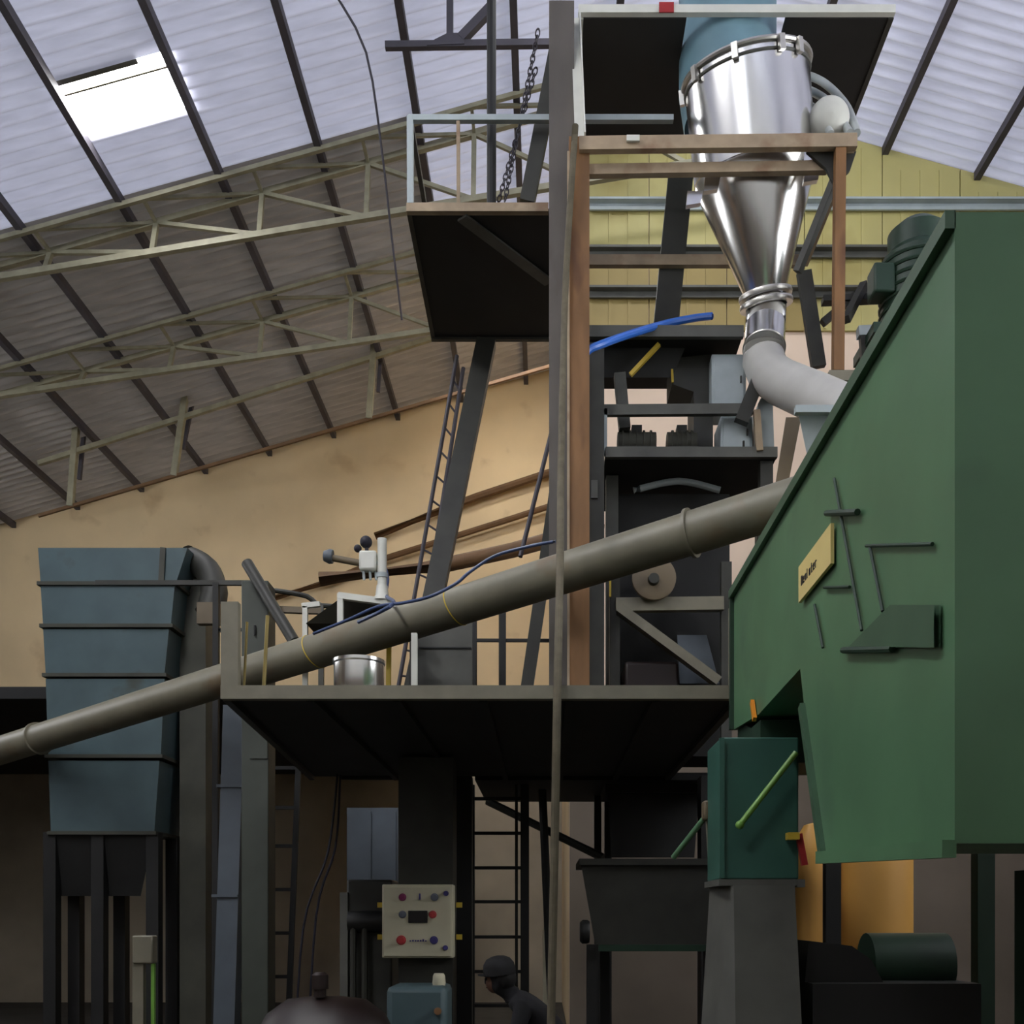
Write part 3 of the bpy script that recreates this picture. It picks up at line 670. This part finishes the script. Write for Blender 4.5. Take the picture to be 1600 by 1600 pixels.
btn(697, 1396, .018, 'ink_blue', 'door_screw'); btn(696, 1481, .018, 'ink_blue', 'door_screw')
c0, c1 = P(638,1442,dC-.018), P(668,1423,dC-.018)
disp = MB().box(c0.x, c1.x, c0.y-.012, c0.y, c0.z, c1.z).build('display', 'screen', door, bev=.003)
lt = MB()
for k, (a, hh) in enumerate(((640,.008),(644,.012),(648,.01),(652,.01),(656,.012),(660,.018),(664,.008))):
    c = P(a, 1470, dC-.019); lt.box(c.x, c.x+.014, c.y-.002, c.y+.001, c.z-.006, c.z+hh-.004)
lt.build('label_strip', 'ink_blue', door)
for px in (592, 713):
    for py in (1414, 1464):
        s = 1 if px > 650 else -1
        MB().bar(P(px,py,8.86), P(px+9*s if s > 0 else px-2,py,8.86), .03, .045).build('mounting_tab', 'yellow_paint', cx)
MB().bar(P(590,1414,8.87), P(600,1414,8.87), .03, .045).build('mounting_tab', 'yellow_paint', cx)
MB().bar(P(590,1464,8.87), P(600,1464,8.87), .03, .045).build('mounting_tab', 'yellow_paint', cx)
tb = thing('teal_motor_box', (X(652,8.3), 8.3, 0), 'dull teal machine box on the floor under the control box', 'machine')
MB().box(X(606,8.3), X(700,8.3), 8.2, 8.7, 0, Z(1540,8.3)).build('housing', 'blue_bin', tb, bev=.05)
MB().box(X(606,8.3)-.03, X(700,8.3)+.03, 8.15, 8.72, 0, .08).build('plinth', 'black_steel', tb)
MB().tube(P(684,1580,8.21), P(684,1580,8.15), .03, 14).build('plug', 'rust', tb)
tag(MB().lathe([(0,0),(.05,0),(.055,.02),(.05,.08),(.04,.1),(0,.1)], P(686,1540,8.4), n=16).build('white_jar', 'cream', base=P(686,1540,8.4)),
    'small pale jar standing on the teal box', 'jar')

# ------------------------------------------------------------------ ladder behind the platform
l1 = thing('vertical_ladder', (X(778,10.8), 10.8, 0), 'dark upright ladder against the lit wall behind the stooping person', 'ladder')
dl = 10.8
for px, wd in ((738, .05), (807, .03), (820, .09)):
    MB().box(X(px,dl)-wd/2, X(px,dl)+wd/2, dl-.03, dl+.03, 0, HB).build('rail', 'black_steel', l1)
for k, py in enumerate((1248, 1302, 1356, 1409, 1464, 1518, 1571, 1625, 1679)):
    MB().bar(P(738,py,dl), P(820,py,dl), .035).build('rung', 'black_steel', l1)
tag(MB().tube(P(847,1225,11.2), Vector((X(866,11.2),11.2,0)), .045, 10).build('leaning_pole', 'black_steel', base=(X(866,11.2),11.2,0)),
    'dark leaning pole just right of the upright ladder', 'pole')
tag(MB().tube(P(762,1252,11.6), P(942,1340,11.0), .045, 10).build('diagonal_pipe', 'dark_steel', base=P(942,1340,11.0)),
    'dark diagonal pipe crossing behind the ladder down to the dark bin', 'pipe')
tag(MB().box(X(848,12.5), X(856,12.5), 12.45, 12.5, 0, Z(1452,12.5)).build('white_board', 'cream', base=(X(852,12.5),12.5,0)),
    'narrow pale board standing beside the leaning pole', 'board')

# ------------------------------------------------------------------ person
def person():
    D = 7.0
    J = {'pelvis': (.10,0,.84,.135), 'waist': (.02,0,.95,.125), 'chest': (-.09,0,1.06,.15), 'neckb': (-.2,0,1.145,.085), 'neck': (-.235,0,1.175,.055),
         'chin': (-.275,0,1.2,.07), 'head': (-.30,0,1.275,.093), 'crown': (-.285,0,1.325,.075), 'nose': (-.40,0,1.235,.014)}
    V = []; R = []; E = []; idx = {}
    cy = D; ox = X(848, D)+.0
    def vtx(n, x, y, z, r): idx[n] = len(V); V.append((x+ox, cy+y, z)); R.append(r); return idx[n]
    for n, (x, y, z, r) in J.items(): vtx(n, x, y, z, r)
    ch = ['pelvis','waist','chest','neckb','neck','chin','head','crown']
    for a, b in zip(ch, ch[1:]): E.append((idx[a], idx[b]))
    E.append((idx['head'], idx['nose']))
    for s, sd in ((-1,'a'),(1,'b')):
        vtx('ear'+sd, -.275, s*.088, 1.26, .016); E.append((idx['head'], idx['ear'+sd]))
        vtx('sh'+sd, -.13, s*.17, 1.08, .07); E.append((idx['chest'], idx['sh'+sd]))
        vtx('el'+sd, -.2, s*.23, .83, .045); E.append((idx['sh'+sd], idx['el'+sd]))
        vtx('wr'+sd, -.34, s*.19, .63, .03); E.append((idx['el'+sd], idx['wr'+sd]))
        vtx('pa'+sd, -.385, s*.185, .57, .034); E.append((idx['wr'+sd], idx['pa'+sd]))
        for f in range(4):
            o = (f-1.5)*.02; ln = (.06,.072,.068,.05)[f]
            vtx(f'fa{f}'+sd, -.405, s*.185+o, .54, .009); E.append((idx['pa'+sd], idx[f'fa{f}'+sd]))
            vtx(f'fb{f}'+sd, -.415, s*.185+o, .54-ln*.6, .008); E.append((idx[f'fa{f}'+sd], idx[f'fb{f}'+sd]))
            vtx(f'fc{f}'+sd, -.405, s*.185+o, .54-ln, .007); E.append((idx[f'fb{f}'+sd], idx[f'fc{f}'+sd]))
        vtx('th'+sd, -.41, s*.14, .565, .01); E.append((idx['pa'+sd], idx['th'+sd]))
        vtx('ti'+sd, -.43, s*.125, .535, .008); E.append((idx['th'+sd], idx['ti'+sd]))
        vtx('hi'+sd, .1, s*.1, .8, .11); E.append((idx['pelvis'], idx['hi'+sd]))
        vtx('kn'+sd, .02+s*.05, s*.12, .45, .068); E.append((idx['hi'+sd], idx['kn'+sd]))
        vtx('an'+sd, .1+s*.06, s*.12, .09, .042); E.append((idx['kn'+sd], idx['an'+sd]))
        vtx('he'+sd, .1+s*.06, s*.12, .045, .04); E.append((idx['an'+sd], idx['he'+sd]))
        vtx('to'+sd, -.08+s*.06, s*.13, .035, .033); E.append((idx['he'+sd], idx['to'+sd]))
    base = Vector((ox+.05, cy, 0))
    me = bpy.data.meshes.new('person'); me.from_pydata([tuple(Vector(v)-base) for v in V], E, [])
    o = bpy.data.objects.new('person', me); COL.objects.link(o); o.location = base; BASE[o.name] = base
    md = o.modifiers.new('skin', 'SKIN'); md.use_smooth_shade = True
    sv = me.skin_vertices[0].data
    for i, r in enumerate(R): sv[i].radius = (r, r); sv[i].use_root = (i == 0)
    ss = o.modifiers.new('sub', 'SUBSURF'); ss.levels = 2; ss.render_levels = 2
    me.materials.append(MATS['cloth_dark'])
    tag(o, 'stooping person in dark clothes and dark cap, seen from the side', 'person')
    hc = Vector((ox-.295, cy, 1.31))
    cap = MB(); cap.lathe([(.108,-.02),(.112,.02),(.105,.06),(.08,.095),(.04,.112),(0,.116)], hc, (-.12,0,1), 28)
    cap.build('cap', 'cap_black', o)
    br = MB(); k = 12; pts = []
    for i in range(k+1):
        t = math.pi/2+math.pi*i/k; pts.append((hc.x-.075+math.cos(t)*.075, hc.y+math.sin(t)*.082))
    br.prism(pts, 'z', hc.z-.025, hc.z-.013); br.build('cap_brim', 'cap_black', o)
    fc = MB().sphere((ox-.325, cy, 1.245), .07, 18, 12, (.95,.92,1.15)); fc.build('face', 'skin', o)
    for s in (-1, 1):
        MB().sphere((ox-.388, cy+s*.03, 1.265), .009, 8, 6).build('eye', 'hair', o)
    MB().box(ox-.386, ox-.37, cy-.022, cy+.022, 1.203, 1.209).build('mouth', 'hair', o)
    MB().sphere((ox-.27, cy, 1.27), .1, 16, 10, (.9,.95,.95)).build('hair', 'hair', o)
person()

# ------------------------------------------------------------------ dark bin on legs right of the cable
bn = thing('dark_bin', (X(1015,8.6), 8.6, 0), 'dark steel bin on legs under the platform right of the hanging cable', 'bin')
MB().hexa([P(930,1476,8.5), P(1122,1476,8.5), P(1122,1476,9.4), P(930,1476,9.4)], [P(908,1352,8.5), P(1130,1352,8.5), P(1130,1352,9.4), P(908,1352,9.4)]).build('body', 'dark_steel', bn)
MB().box(X(905,8.5), X(1134,8.5), 8.45, 9.4, Z(1352,8.5), Z(1342,8.5)).build('rim', 'dark_steel', bn)
MB().box(X(935,8.5), X(1125,8.5), 8.44, 8.5, Z(1486,8.5), Z(1476,8.5)).build('base_beam', 'green_dark', bn)
for px in (925, 953, 1110):
    MB().box(X(px-8,8.5), X(px+8,8.5), 8.5 if px != 953 else 9.2, 8.6 if px != 953 else 9.3, 0, Z(1476,8.5)).build('leg', 'black_steel', bn)
MB().lathe([(0,0),(.09,0),(.1,.02),(.1,.06),(.08,.08),(0,.08)], P(921,1456,8.55), (-1,0,0), 20).build('hand_wheel', 'black_steel', bn)
hd = thing('hanging_hopper', tuple(P(1020,1340,10.9)), 'black hopper hanging below the platform above the dark bin', 'hopper')
MB().hexa([P(955,1340,10.8), P(1085,1340,10.8), P(1085,1340,11.6), P(955,1340,11.6)], [P(950,1240,10.8), P(1092,1240,10.8), P(1092,1240,11.6), P(950,1240,11.6)]).build('shell', 'black_steel', hd)
MB().box(X(946,10.7), X(1096,10.7), 10.7, 11.6, Z(1240,10.8), HB).build('neck', 'black_steel', hd)
for px in (934, 950):
    MB().bar((X(px,11.8), 11.8, 0), (X(px,11.8), 11.8, HB), .08).build('hanger_leg', 'black_steel', hd)

# ------------------------------------------------------------------ machinery on the tower (right half)
mc = thing('dark_column', (X(932,8.85), 8.85, HT-.01), 'dark olive column right beside the rust-brown corner post', 'column')
MB().channel((X(932,8.85), 8.85, HT-.01), (X(932,8.85), 8.85, Z(536,8.85)), X(945,8.85)-X(921,8.85), .12, .014, up=(0,-1,0), side=-1).build('channel', 'dark_steel', mc)
MB().box(X(924,8.8), X(934,8.8), 8.825, 8.84, Z(776,8.8), Z(748,8.8)).build('paper_notice', 'mid_grey', mc)
md_ = thing('middle_platform', (X(1080,8.9), 8.9, HT), 'grey-edged middle platform carrying motors behind the conveyor', 'platform')
mz = Z(716,8.9)
mx0, mx1 = X(946,8.9), X(1214,8.9)
MB().box(mx0, mx1, 8.95, 10.1, mz+.01, mz+.05).build('deck', 'deck_dark', md_)
MB().bar((mx0, 8.9, mz+.045), (mx1, 8.9, mz+.045), .05, .09).build('edge_beam', 'mid_grey', md_)
for px, dd, m_ in ((956, 9.3, 'mid_grey'), (1196, 9.0, 'dark_steel'), (956, 10.0, 'dark_steel'), (1190, 10.0, 'dark_steel')):
    MB().bar((X(px,dd), dd, HT), (X(px,dd), dd, mz), .11).build('post', m_, md_)
MB().path([P(990,766,9.3), P(1060,752,9.3), P(1125,766,9.3)], .03, 10, sub=5).build('hoop_pipe', 'pale_steel', md_)
MB().bar(P(938,642,8.95), P(1176,640,8.95), .05, .09).build('rail', 'mid_grey', md_)
MB().bar(P(968,586,9.15), P(976,672,9.15), .1, .1).build('brace', 'mid_grey', md_)
MB().bar(P(1188,585,8.9), P(1158,660,8.9), .12, .08, up=(0,1,0)).build('brace', 'dark_steel', md_)
MB().bar((X(1186,8.9),8.88,mz+.05), P(1182,642,8.88), .055).build('post', 'rust_pale', md_)
MB().bar((X(944,8.95),8.95,mz+.05), P(944,640,8.95), .05).build('post', 'pale_steel', md_)
ud = thing('tower_deck', (X(1035,9.2), 9.2, Z(585,9.2)), 'dark upper tower deck behind the arching blue hose', 'platform')
uz = Z(512,9.0)
MB().box(X(915,9), X(1162,9), 9.05, 9.95, uz-.05, uz).build('deck', 'deck_dark', ud)
MB().bar((X(915,9), 9.02, uz-.03), (X(1162,9), 9.02, uz-.03), .05, .1).build('edge_beam', 'mid_grey', ud)
MB().hexa([P(930,590,9.3), P(1050,590,9.3), P(1050,590,9.9), P(930,590,9.9)], [P(918,522,9.2), P(1080,522,9.2), P(1080,522,9.9), P(918,522,9.9)]).build('hopper_bottom', 'black_steel', ud)
MB().bar(P(1030,538,9.1), P(985,586,9.15), .035).build('bracket', 'yellow_paint', ud)
for px in (1068, 1108):
    MB().box(X(px,9.3), X(px+14,9.3), 9.25, 9.35, uz, uz+.1).build('valve_block', 'blue_hose' if px == 1108 else 'dark_steel', ud)
def pale_box(x0, x1, y0, y1, d0, dp, label, name='pale_cabinet'):
    b = thing(name, (X((x0+x1)/2,d0), d0, Z(y1,d0)), label, 'cabinet', 'pale blue-grey cabinets on the tower')
    MB().box(X(x0,d0), X(x1,d0), d0, d0+dp, Z(y1,d0), Z(y0,d0)).build('body', 'pale_steel', b, bev=.01)
    MB().box(X(x0+4,d0), X(x1-4,d0), d0-.012, d0, Z(y1-4,d0), Z(y0+4,d0)).build('door', 'pale_steel', b, bev=.004)
    MB().box(X(x1-10,d0), X(x1-8,d0), d0-.03, d0-.012, Z((y0+y1)/2+5,d0), Z((y0+y1)/2-5,d0)).build('handle', 'dark_steel', b)
pale_box(1112, 1166, 553, 636, 9.15, .35, 'upper pale blue-grey cabinet left of the hopper outlet')
pale_box(1126, 1176, 650, 704, 9.05, .35, 'lower pale blue-grey cabinet standing on the middle platform')
cc = thing('pale_chute', (X(1193,8.75), 8.97, mz+.05), 'narrow pale chute with pointed top beside the rust post', 'chute')
MB().prism([(X(1181,9.0),mz+.05),(X(1209,9.0),mz+.05),(X(1206,9.0),Z(625,9.0)),(X(1198,9.0),Z(606,9.0)),(X(1184,9.0),Z(632,9.0))], 'y', 8.97, 9.3).build('casing', 'pale_steel', cc)
MB().box(X(1160,9.0), X(1163,9.0), 8.98, 9.0, mz+.1, Z(690,9.0)).build('handle', 'dark_steel', cc)
db = thing('dark_junction_housing', (X(1082,9.3), 9.3, Z(640,9.3)), 'dark housing between hanging deck and the pale cabinets', 'housing')
MB().prism([(X(1050,9.3),Z(560,9.3)),(X(1114,9.3),Z(553,9.3)),(X(1114,9.3),Z(700,9.3)),(X(1084,9.3),Z(700,9.3)),(X(1084,9.3),Z(612,9.3)),(X(1050,9.3),Z(600,9.3))], 'y', 9.3, 9.7).build('casing', 'dark_steel', db)
MB().bar(P(1049,562,9.29), P(1051,598,9.29), .02).build('edge_strip', 'yellow_paint', db)
for k, (a, b, lab) in enumerate(((966, 1026, 'olive motor on the middle platform nearest the olive column'), (1044, 1090, 'olive motor on middle platform left of the lower pale cabinet'))):
    mo = thing('electric_motor', (X((a+b)/2,9.0), 9.15, mz+.05), lab, 'motor', 'motors on the middle platform')
    zc = Z(686,9.1)
    MB().tube((X(a,9.1),9.2,zc), (X(b,9.1),9.2,zc), .1, 20).build('casing', 'bin_side', mo)
    for q in range(5):
        xx = X(a+8+(b-a-16)*q/4, 9.1); MB().lathe([(.095,-.008),(.115,-.008),(.115,.008),(.095,.008)], (xx,9.2,zc), (1,0,0), 20).build('cooling_fin', 'bin_side', mo)
    MB().box(X(a,9.1), X(b,9.1), 9.1, 9.3, mz+.05, zc-.06).build('foot', 'dark_steel', mo)
    MB().box(X((a+b)/2-8,9.1), X((a+b)/2+8,9.1), 9.15, 9.25, zc+.07, zc+.15).build('terminal_box', 'dark_steel', mo)
# drive unit on lower platform
dr = thing('mixer_drive', (X(1030,8.9), 9.0, HT), 'dark mixer drive with beige pulley under the conveyor right end', 'machine')
MB().box(X(958,9.4), X(1140,9.4), 9.4, 10.1, HT, Z(772,9.4)).build('housing', 'deck_dark', dr)
pl = MB().lathe([(0,0),(.15,0),(.19,.015),(.19,.06),(.15,.07),(0,.07)], P(1021,906,8.9), (0,-1,0), 36).build('pulley', 'beige', dr)
MB().lathe([(0,0),(.05,0),(.045,.05),(0,.05)], P(1021,906,8.83), (0,-1,0), 20).build('pulley_hub', 'dark_steel', pl)
MB().tube(P(1021,906,8.9), P(1021,906,9.45), .04).build('shaft', 'dark_steel', dr)
MB().bar(P(962,946,8.95), P(1130,944,8.95), .08, .115).build('cross_beam', 'grey_steel', dr)
MB().bar(P(968,952,8.9), P(1122,1066,8.9), .08, .12, up=(0,1,0)).build('diagonal_beam', 'grey_steel', dr)
MB().hexa([P(1062,1068,9.1), P(1124,1068,9.1), P(1124,1068,9.35), P(1062,1068,9.35)], [P(1058,992,9.1), P(1104,992,9.1), P(1104,992,9.35), P(1058,992,9.35)]).build('motor_cover', 'duct_blue', dr)
for px, m_ in ((960, 'dark_steel'), (1134, 'dark_steel'), (908, 'mid_grey')):
    MB().bar((X(px,9.0),9.0,HT), P(px,880,9.0), .09).build('post', m_, dr)
MB().box(X(952,8.9), X(955,8.9), 8.9, 8.93, Z(932,8.9), Z(904,8.9)).build('gauge_glass', 'yellow_paint', dr)
MB().box(X(975,9.0), X(1060,9.0), 8.95, 9.35, HT, Z(1035,9.0)).build('gear_case', 'brown_dark', dr, bev=.03)
MB().box(X(858,9.2), X(884,9.2), 9.1, 9.3, HT, Z(980,9.2)).build('rust_box', 'rust', dr, bev=.03)

# right-hand shelf with gear motor at the frame's right post
sh_ = thing('side_shelf', (X(1310,8.3), 8.3, Z(600,8.3)), 'small pale shelf at the foot of frame right post', 'shelf')
MB().box(X(1296,8.3), X(1500,8.3), 8.3, 8.9, Z(594,8.3), Z(578,8.3)).build('board', 'grey_steel', sh_)
MB().bar(P(1340,520,8.6), P(1500,512,8.6), .08).build('rail', 'pale_steel', sh_)
MB().bar(P(1352,585,8.6), P(1348,512,8.6), .06).build('bracket', 'dark_steel', sh_)
MB().bar(P(1495,585,8.6), P(1495,512,8.6), .06).build('bracket', 'dark_steel', sh_)
MB().bar(P(1322,500,8.5), P(1350,445,8.9), .06).build('brace', 'dark_steel', sh_)
MB().bar(P(1285,470,8.9), P(1392,466,8.9), .09, .05).build('rail', 'dark_steel', sh_)
MB().bar(P(1285,505,8.9), P(1345,455,8.9), .06).build('brace', 'dark_steel', sh_)
MB().bar((X(1480,8.8),8.8,Z(590,8.8)), (X(1480,8.8),8.8,Z(440,8.8)), .08).build('bracket', 'dark_steel', sh_)
gm = thing('gear_motor', (X(1430,8.5), 8.5, Z(520,8.5)), 'dark green gear motor on the side shelf near right edge', 'motor')
MB().lathe([(0,0),(.28,0),(.3,.03),(.3,.55),(.24,.62),(.24,.78),(.15,.86),(0,.88)], (X(1440,8.5),8.6,Z(512,8.6)), n=28).build('casing', 'green_dark', gm)
for q in range(6):
    MB().torus((X(1440,8.5),8.6,Z(512,8.6)+.1+.08*q), (0,0,1), .3, .016, 28, 6).build('cooling_fin', 'green_dark', gm)
MB().box(X(1366,8.4), X(1400,8.4), 8.4, 8.6, Z(455,8.4), Z(408,8.4)).build('terminal_box', 'green_dark', gm, bev=.02)
MB().box(X(1362,8.4), X(1500,8.4), 8.35, 8.9, Z(524,8.4), Z(508,8.4)).build('foot_plate', 'green_dark', gm)

# ------------------------------------------------------------------ big green machine running towards the viewer
XG = X(1145, 6.2); gz = Z(925, 6.2)
gm2 = thing('green_machine', (1.8, 4.5, 0), 'huge green sheet-metal machine housing filling the right side', 'machine')
y0, y1 = 2.85, 6.2
zb = Z(1140, 5.9)
MB().prism([(y1, zb+.05), (y1, gz), (y0, gz), (y0, 1.9), (4.17, 1.95), (4.5, 2.62), (4.57, 2.8), (5.45, zb)], 'x', XG, XG+1.6).build('housing', 'green', gm2)
MB().bar((XG-.012, y0, gz-.02), (XG-.012, y1, gz-.02), .03, .05).build('top_edge', 'green_mid', gm2)  # darker strip, shadow along the top put into its colour
MB().bar((XG-.008, y1-.02, zb+.05), (XG-.008, y1-.02, gz), .03, .04).build('corner_edge', 'green_dark', gm2)
yh = 4.1; xb = XG
MB().bar((XG-.015, y0, 1.885), (XG-.015, 4.18, 1.935), .04, .05).build('hopper_rim', 'green', gm2)
MB().bar((XG-.008, 4.17, 1.95), (XG-.008, 4.5, 2.62), .03, .04).build('corner_edge', 'green_mid', gm2)
for xx, yy in ((xb+1.2, yh+.2), (xb+1.2, yh+.9), (XG+.1, 6.0), (XG+1.4, 6.0)):
    MB().box(xx, xx+.1, yy, yy+.1, 0, 1.92 if yy < 6 else zb+.1).build('leg', 'green_dark', gm2)
# side opening, trim and rods on the side face
fx = XG-.006
F = lambda px, py: Vector((fx, fx/((px-HX)/FPX), CZ+(HY-py)/FPX*(fx/((px-HX)/FPX))))
def rod(a, b, r=.006, m='green_dark'): MB().tube(F(*a)-Vector((r,0,0)), F(*b)-Vector((r,0,0)), r, 8).build('trim_rod', m, gm2)
rod((1306,748),(1349,985)); rod((1362,855),(1382,955)); rod((1356,853),(1460,850)); rod((1290,918),(1330,917)); rod((1275,945),(1288,1012))
rod((1322,1016),(1400,1014), .012); rod((1296,802),(1345,800), .012)
MB().add([F(1335,1010), F(1400,945), F(1470,945), F(1470,1012), ], [(0,1,2,3)]).add([F(1335,1010)-Vector((.02,0,0)), F(1400,945)-Vector((.02,0,0)), F(1470,945)-Vector((.02,0,0)), F(1470,1012)-Vector((.02,0,0))], [(3,2,1,0)]).build('cover_plate', 'green_mid', gm2)  # darker patch paints in a dark reflection on the side face
MB().prism([(6.15,zb+.1),(5.75,zb-.02),(5.5,zb-.02),(5.5,zb-.25),(6.0,zb-.25),(6.15,zb-.05)], 'x', XG+.02, XG+.5).build('discharge_spout', 'green_dark', gm2)
MB().bar(F(1178,1096)-Vector((.01,0,0)), F(1182,1124)-Vector((.01,0,0)), .02, .03).build('yellow_tag', 'orange_paint', gm2, label='orange-yellow strip')
# sign plate on the side face
s0, s1, s2, s3 = F(1256,942), F(1308,888), F(1300,826), F(1250,886)
ya, yb_ = fx/((1254-HX)/FPX), fx/((1305-HX)/FPX)
zs0, zs1 = CZ+(HY-942)/FPX*ya, CZ+(HY-886)/FPX*ya
sg = thing('sign_plate', (fx, (ya+yb_)/2, zs0), 'small yellowish sign plate with dark lettering on the green housing', 'sign')
MB().box(fx-.018, fx-.004, yb_, ya, zs0, zs1).build('plate', 'sign_plate', sg)
lt = MB(); yy = ya-.05; zm = zs0+(zs1-zs0)*.5; hh = .02
def letter(segs):
    global yy
    for (u0, v0, u1, v1) in segs:
        lt.box(fx-.0205, fx-.018, yy-u1*.022, yy-u0*.022, zm+(v0-.5)*hh*2, zm+(v1-.5)*hh*2)
    yy -= .033
Lb = {'D': [(0,0,.25,1),(0,.85,.8,1),(0,0,.8,.15),(.75,.1,1,.9)], 'e': [(0,0,.22,.7),(0,.58,.9,.7),(0,.3,.9,.42),(0,0,.9,.12),(.7,.35,.9,.7)],
      'n': [(0,0,.22,.7),(0,.56,.9,.7),(.7,0,.9,.6)], 'l': [(0,0,.25,1)], 't': [(.25,0,.5,1),(0,.55,.9,.68),(.3,0,.9,.12)], 'r': [(0,0,.22,.7),(0,.56,.8,.7)], 'o': [(0,0,.22,.7),(.7,0,.9,.7),(0,.58,.9,.7),(0,0,.9,.12)]}
for ch in 'Denloter': letter(Lb[ch])
lt.build('lettering', 'ink', sg)

# elevator boot: teal housing on a grey flared base
eb = thing('elevator_boot', (X(1190,5.1), 5.1, 0), 'teal steel box on a flared grey base below the green machine', 'machine')
dE = 5.15
MB().box(X(1126,dE), X(1248,dE), dE, dE+.42, Z(1374,dE), Z(1152,dE)).build('housing', 'teal', eb, bev=.008)
MB().box(X(1122,dE), X(1252,dE), dE-.03, dE+.44, Z(1384,dE), Z(1374,dE)).build('housing_flange', 'mid_grey', eb)
MB().bar((X(1127,dE), dE-.012, Z(1372,dE)), (X(1127,dE), dE-.012, Z(1154,dE)), .025, .025).build('corner_angle', 'teal', eb)
MB().hexa([(X(1152,4.95),4.9,0),(X(1268,4.95),4.9,0),(X(1268,4.95),5.6,0),(X(1120,4.95)-.05,5.55,0)],
          [(X(1148,5.05),5.08,Z(1384,dE)),(X(1244,5.05),5.08,Z(1384,dE)),(X(1244,5.05),5.5,Z(1384,dE)),(X(1132,5.05)-.0,5.5,Z(1384,dE))]).build('base', 'mid_grey', eb)
MB().tube(P(1156,1289,5.06), P(1244,1176,5.06), .015, 12).build('lever', 'lime', eb)
MB().sphere(P(1156,1289,5.06), .022).build('lever_knob', 'lime', eb)
MB().bar(P(1240,1180,5.06), P(1240,1180,5.16), .03).build('lever_bracket', 'teal', eb)
MB().tube(P(1052,1340,5.8), P(1112,1264,5.6), .016, 12).build('lever', 'green', eb)
MB().box(X(1098,5.6), X(1124,5.6), 5.55, 5.65, Z(1282,5.6), Z(1252,5.6)).build('lever_bracket', 'beige', eb, bev=.01)
MB().bar(P(1110,1282,5.6), P(1116,1385,5.6), .05, .03).build('link_arm', 'grey_steel', eb)
MB().bar(P(1110,1384,5.6), P(1135,1381,5.45), .03).build('link_foot', 'grey_steel', eb)
MB().box(X(1230,5.1), X(1248,5.1), 5.08, 5.14, Z(1312,5.1), Z(1301,5.1)).build('latch', 'yellow_paint', eb)
MB().bar(P(1248,1303,5.12), P(1257,1352,5.12), .03, .03).build('latch_arm', 'red_paint', eb)
MB().box(X(1246,5.1), X(1258,5.1), 5.1, 5.2, Z(1386,5.1), Z(1374,5.1)).build('flange_lug', 'mid_grey', eb)

# ochre tanks and dark gearbox at lower right
for k, (a, b, lab) in enumerate(((1243, 1296, 'narrower ochre tank glimpsed beside the grey flared base'), (1312, 1424, 'broader ochre tank glimpsed under the green hopper'))):
    dd = 8.2; r = (X(b,dd)-X(a,dd))/2; cxx = X((a+b)/2,dd)
    tt = thing('ochre_tank', (cxx, dd, 0), lab, 'tank', 'ochre tanks')
    MB().lathe([(0,.12),(r*.9,.12),(r,.2),(r,2.2),(r*.92,2.32),(r*.5,2.42),(0,2.44)], (cxx,dd,0), n=32).build('shell', 'ochre', tt)
    MB().torus((cxx,dd,.9), (0,0,1), r+.004, .012, 32, 6).build('hoop', 'ochre', tt)
    MB().box(cxx-r*.7, cxx+r*.7, dd-r*.7, dd+r*.7, 0, .13).build('plinth', 'black_steel', tt)
gb = thing('dark_gearbox', (X(1340,5.2), 5.2, 0), 'black gearbox and motor on the floor at lower right', 'machine')
MB().hexa([(X(1262,5.2),5.1,0),(X(1520,5.2),5.1,0),(X(1520,5.2),5.9,0),(X(1262,5.2),5.9,0)], [(X(1262,5.2),5.1,Z(1535,5.2)),(X(1520,5.2),5.1,Z(1535,5.2)),(X(1520,5.2),5.9,Z(1535,5.2)),(X(1262,5.2),5.9,Z(1535,5.2))]).build('bed', 'black_steel', gb)
MB().prism([(X(1250,5.3),Z(1535,5.2)),(X(1370,5.3),Z(1535,5.2)),(X(1352,5.3),Z(1500,5.2)),(X(1322,5.3),Z(1478,5.2)),(X(1256,5.3),Z(1470,5.2))], 'y', 5.2, 5.7).build('gear_case', 'black_steel', gb)
MB().tube((X(1372,5.3),5.5,Z(1510,5.3)), (X(1500,5.3),5.5,Z(1510,5.3)), .17, 24).build('motor', 'green_dark', gb)
tag(MB().channel((X(1302,7.4),7.4,0), P(1302,1300,7.4), .11, .08, .014, up=(0,1,0)).build('dark_post', 'black_steel', base=(X(1302,7.4),7.4,0)),
    'dark upright post standing between the two ochre tanks', 'post')
# roof tie with hanger, near the top centre
rt = thing('roof_tie', tuple(P(704,60,11.2)), 'dark horizontal tie bar hung under the roof left of tall column', 'tie bar')
MB().bar(P(602,72,11.2), P(872,68,11.2), .06, .07).build('tie_bar', 'purlin', rt)
MB().bar(P(703,64,11.2), (X(703,11.2), 11.2, roof_z(X(703,11.2))-.03), .07).build('hanger', 'purlin', rt)
MB().prism([(X(668,11.2),Z(75,11.2)),(X(726,11.2),Z(73,11.2)),(X(726,11.2),Z(56,11.2)),(X(700,11.2),Z(56,11.2)),(X(680,11.2),Z(66,11.2))], 'y', 11.16, 11.24).build('gusset', 'purlin', rt)
MB().bar(P(720,62,11.2), P(768,12,11.2), .09).build('brace', 'purlin', rt)
tag(MB().path([P(522,-12,11.0), P(572,82,11.3), P(596,230,11.8), P(612,370,12.4), P(628,500,13.0)], .013, 8, sub=3).build('sag_rod', 'purlin', base=P(628,500,13.0)),
    'thin sagging rod under the roof between two purlins', 'rod')
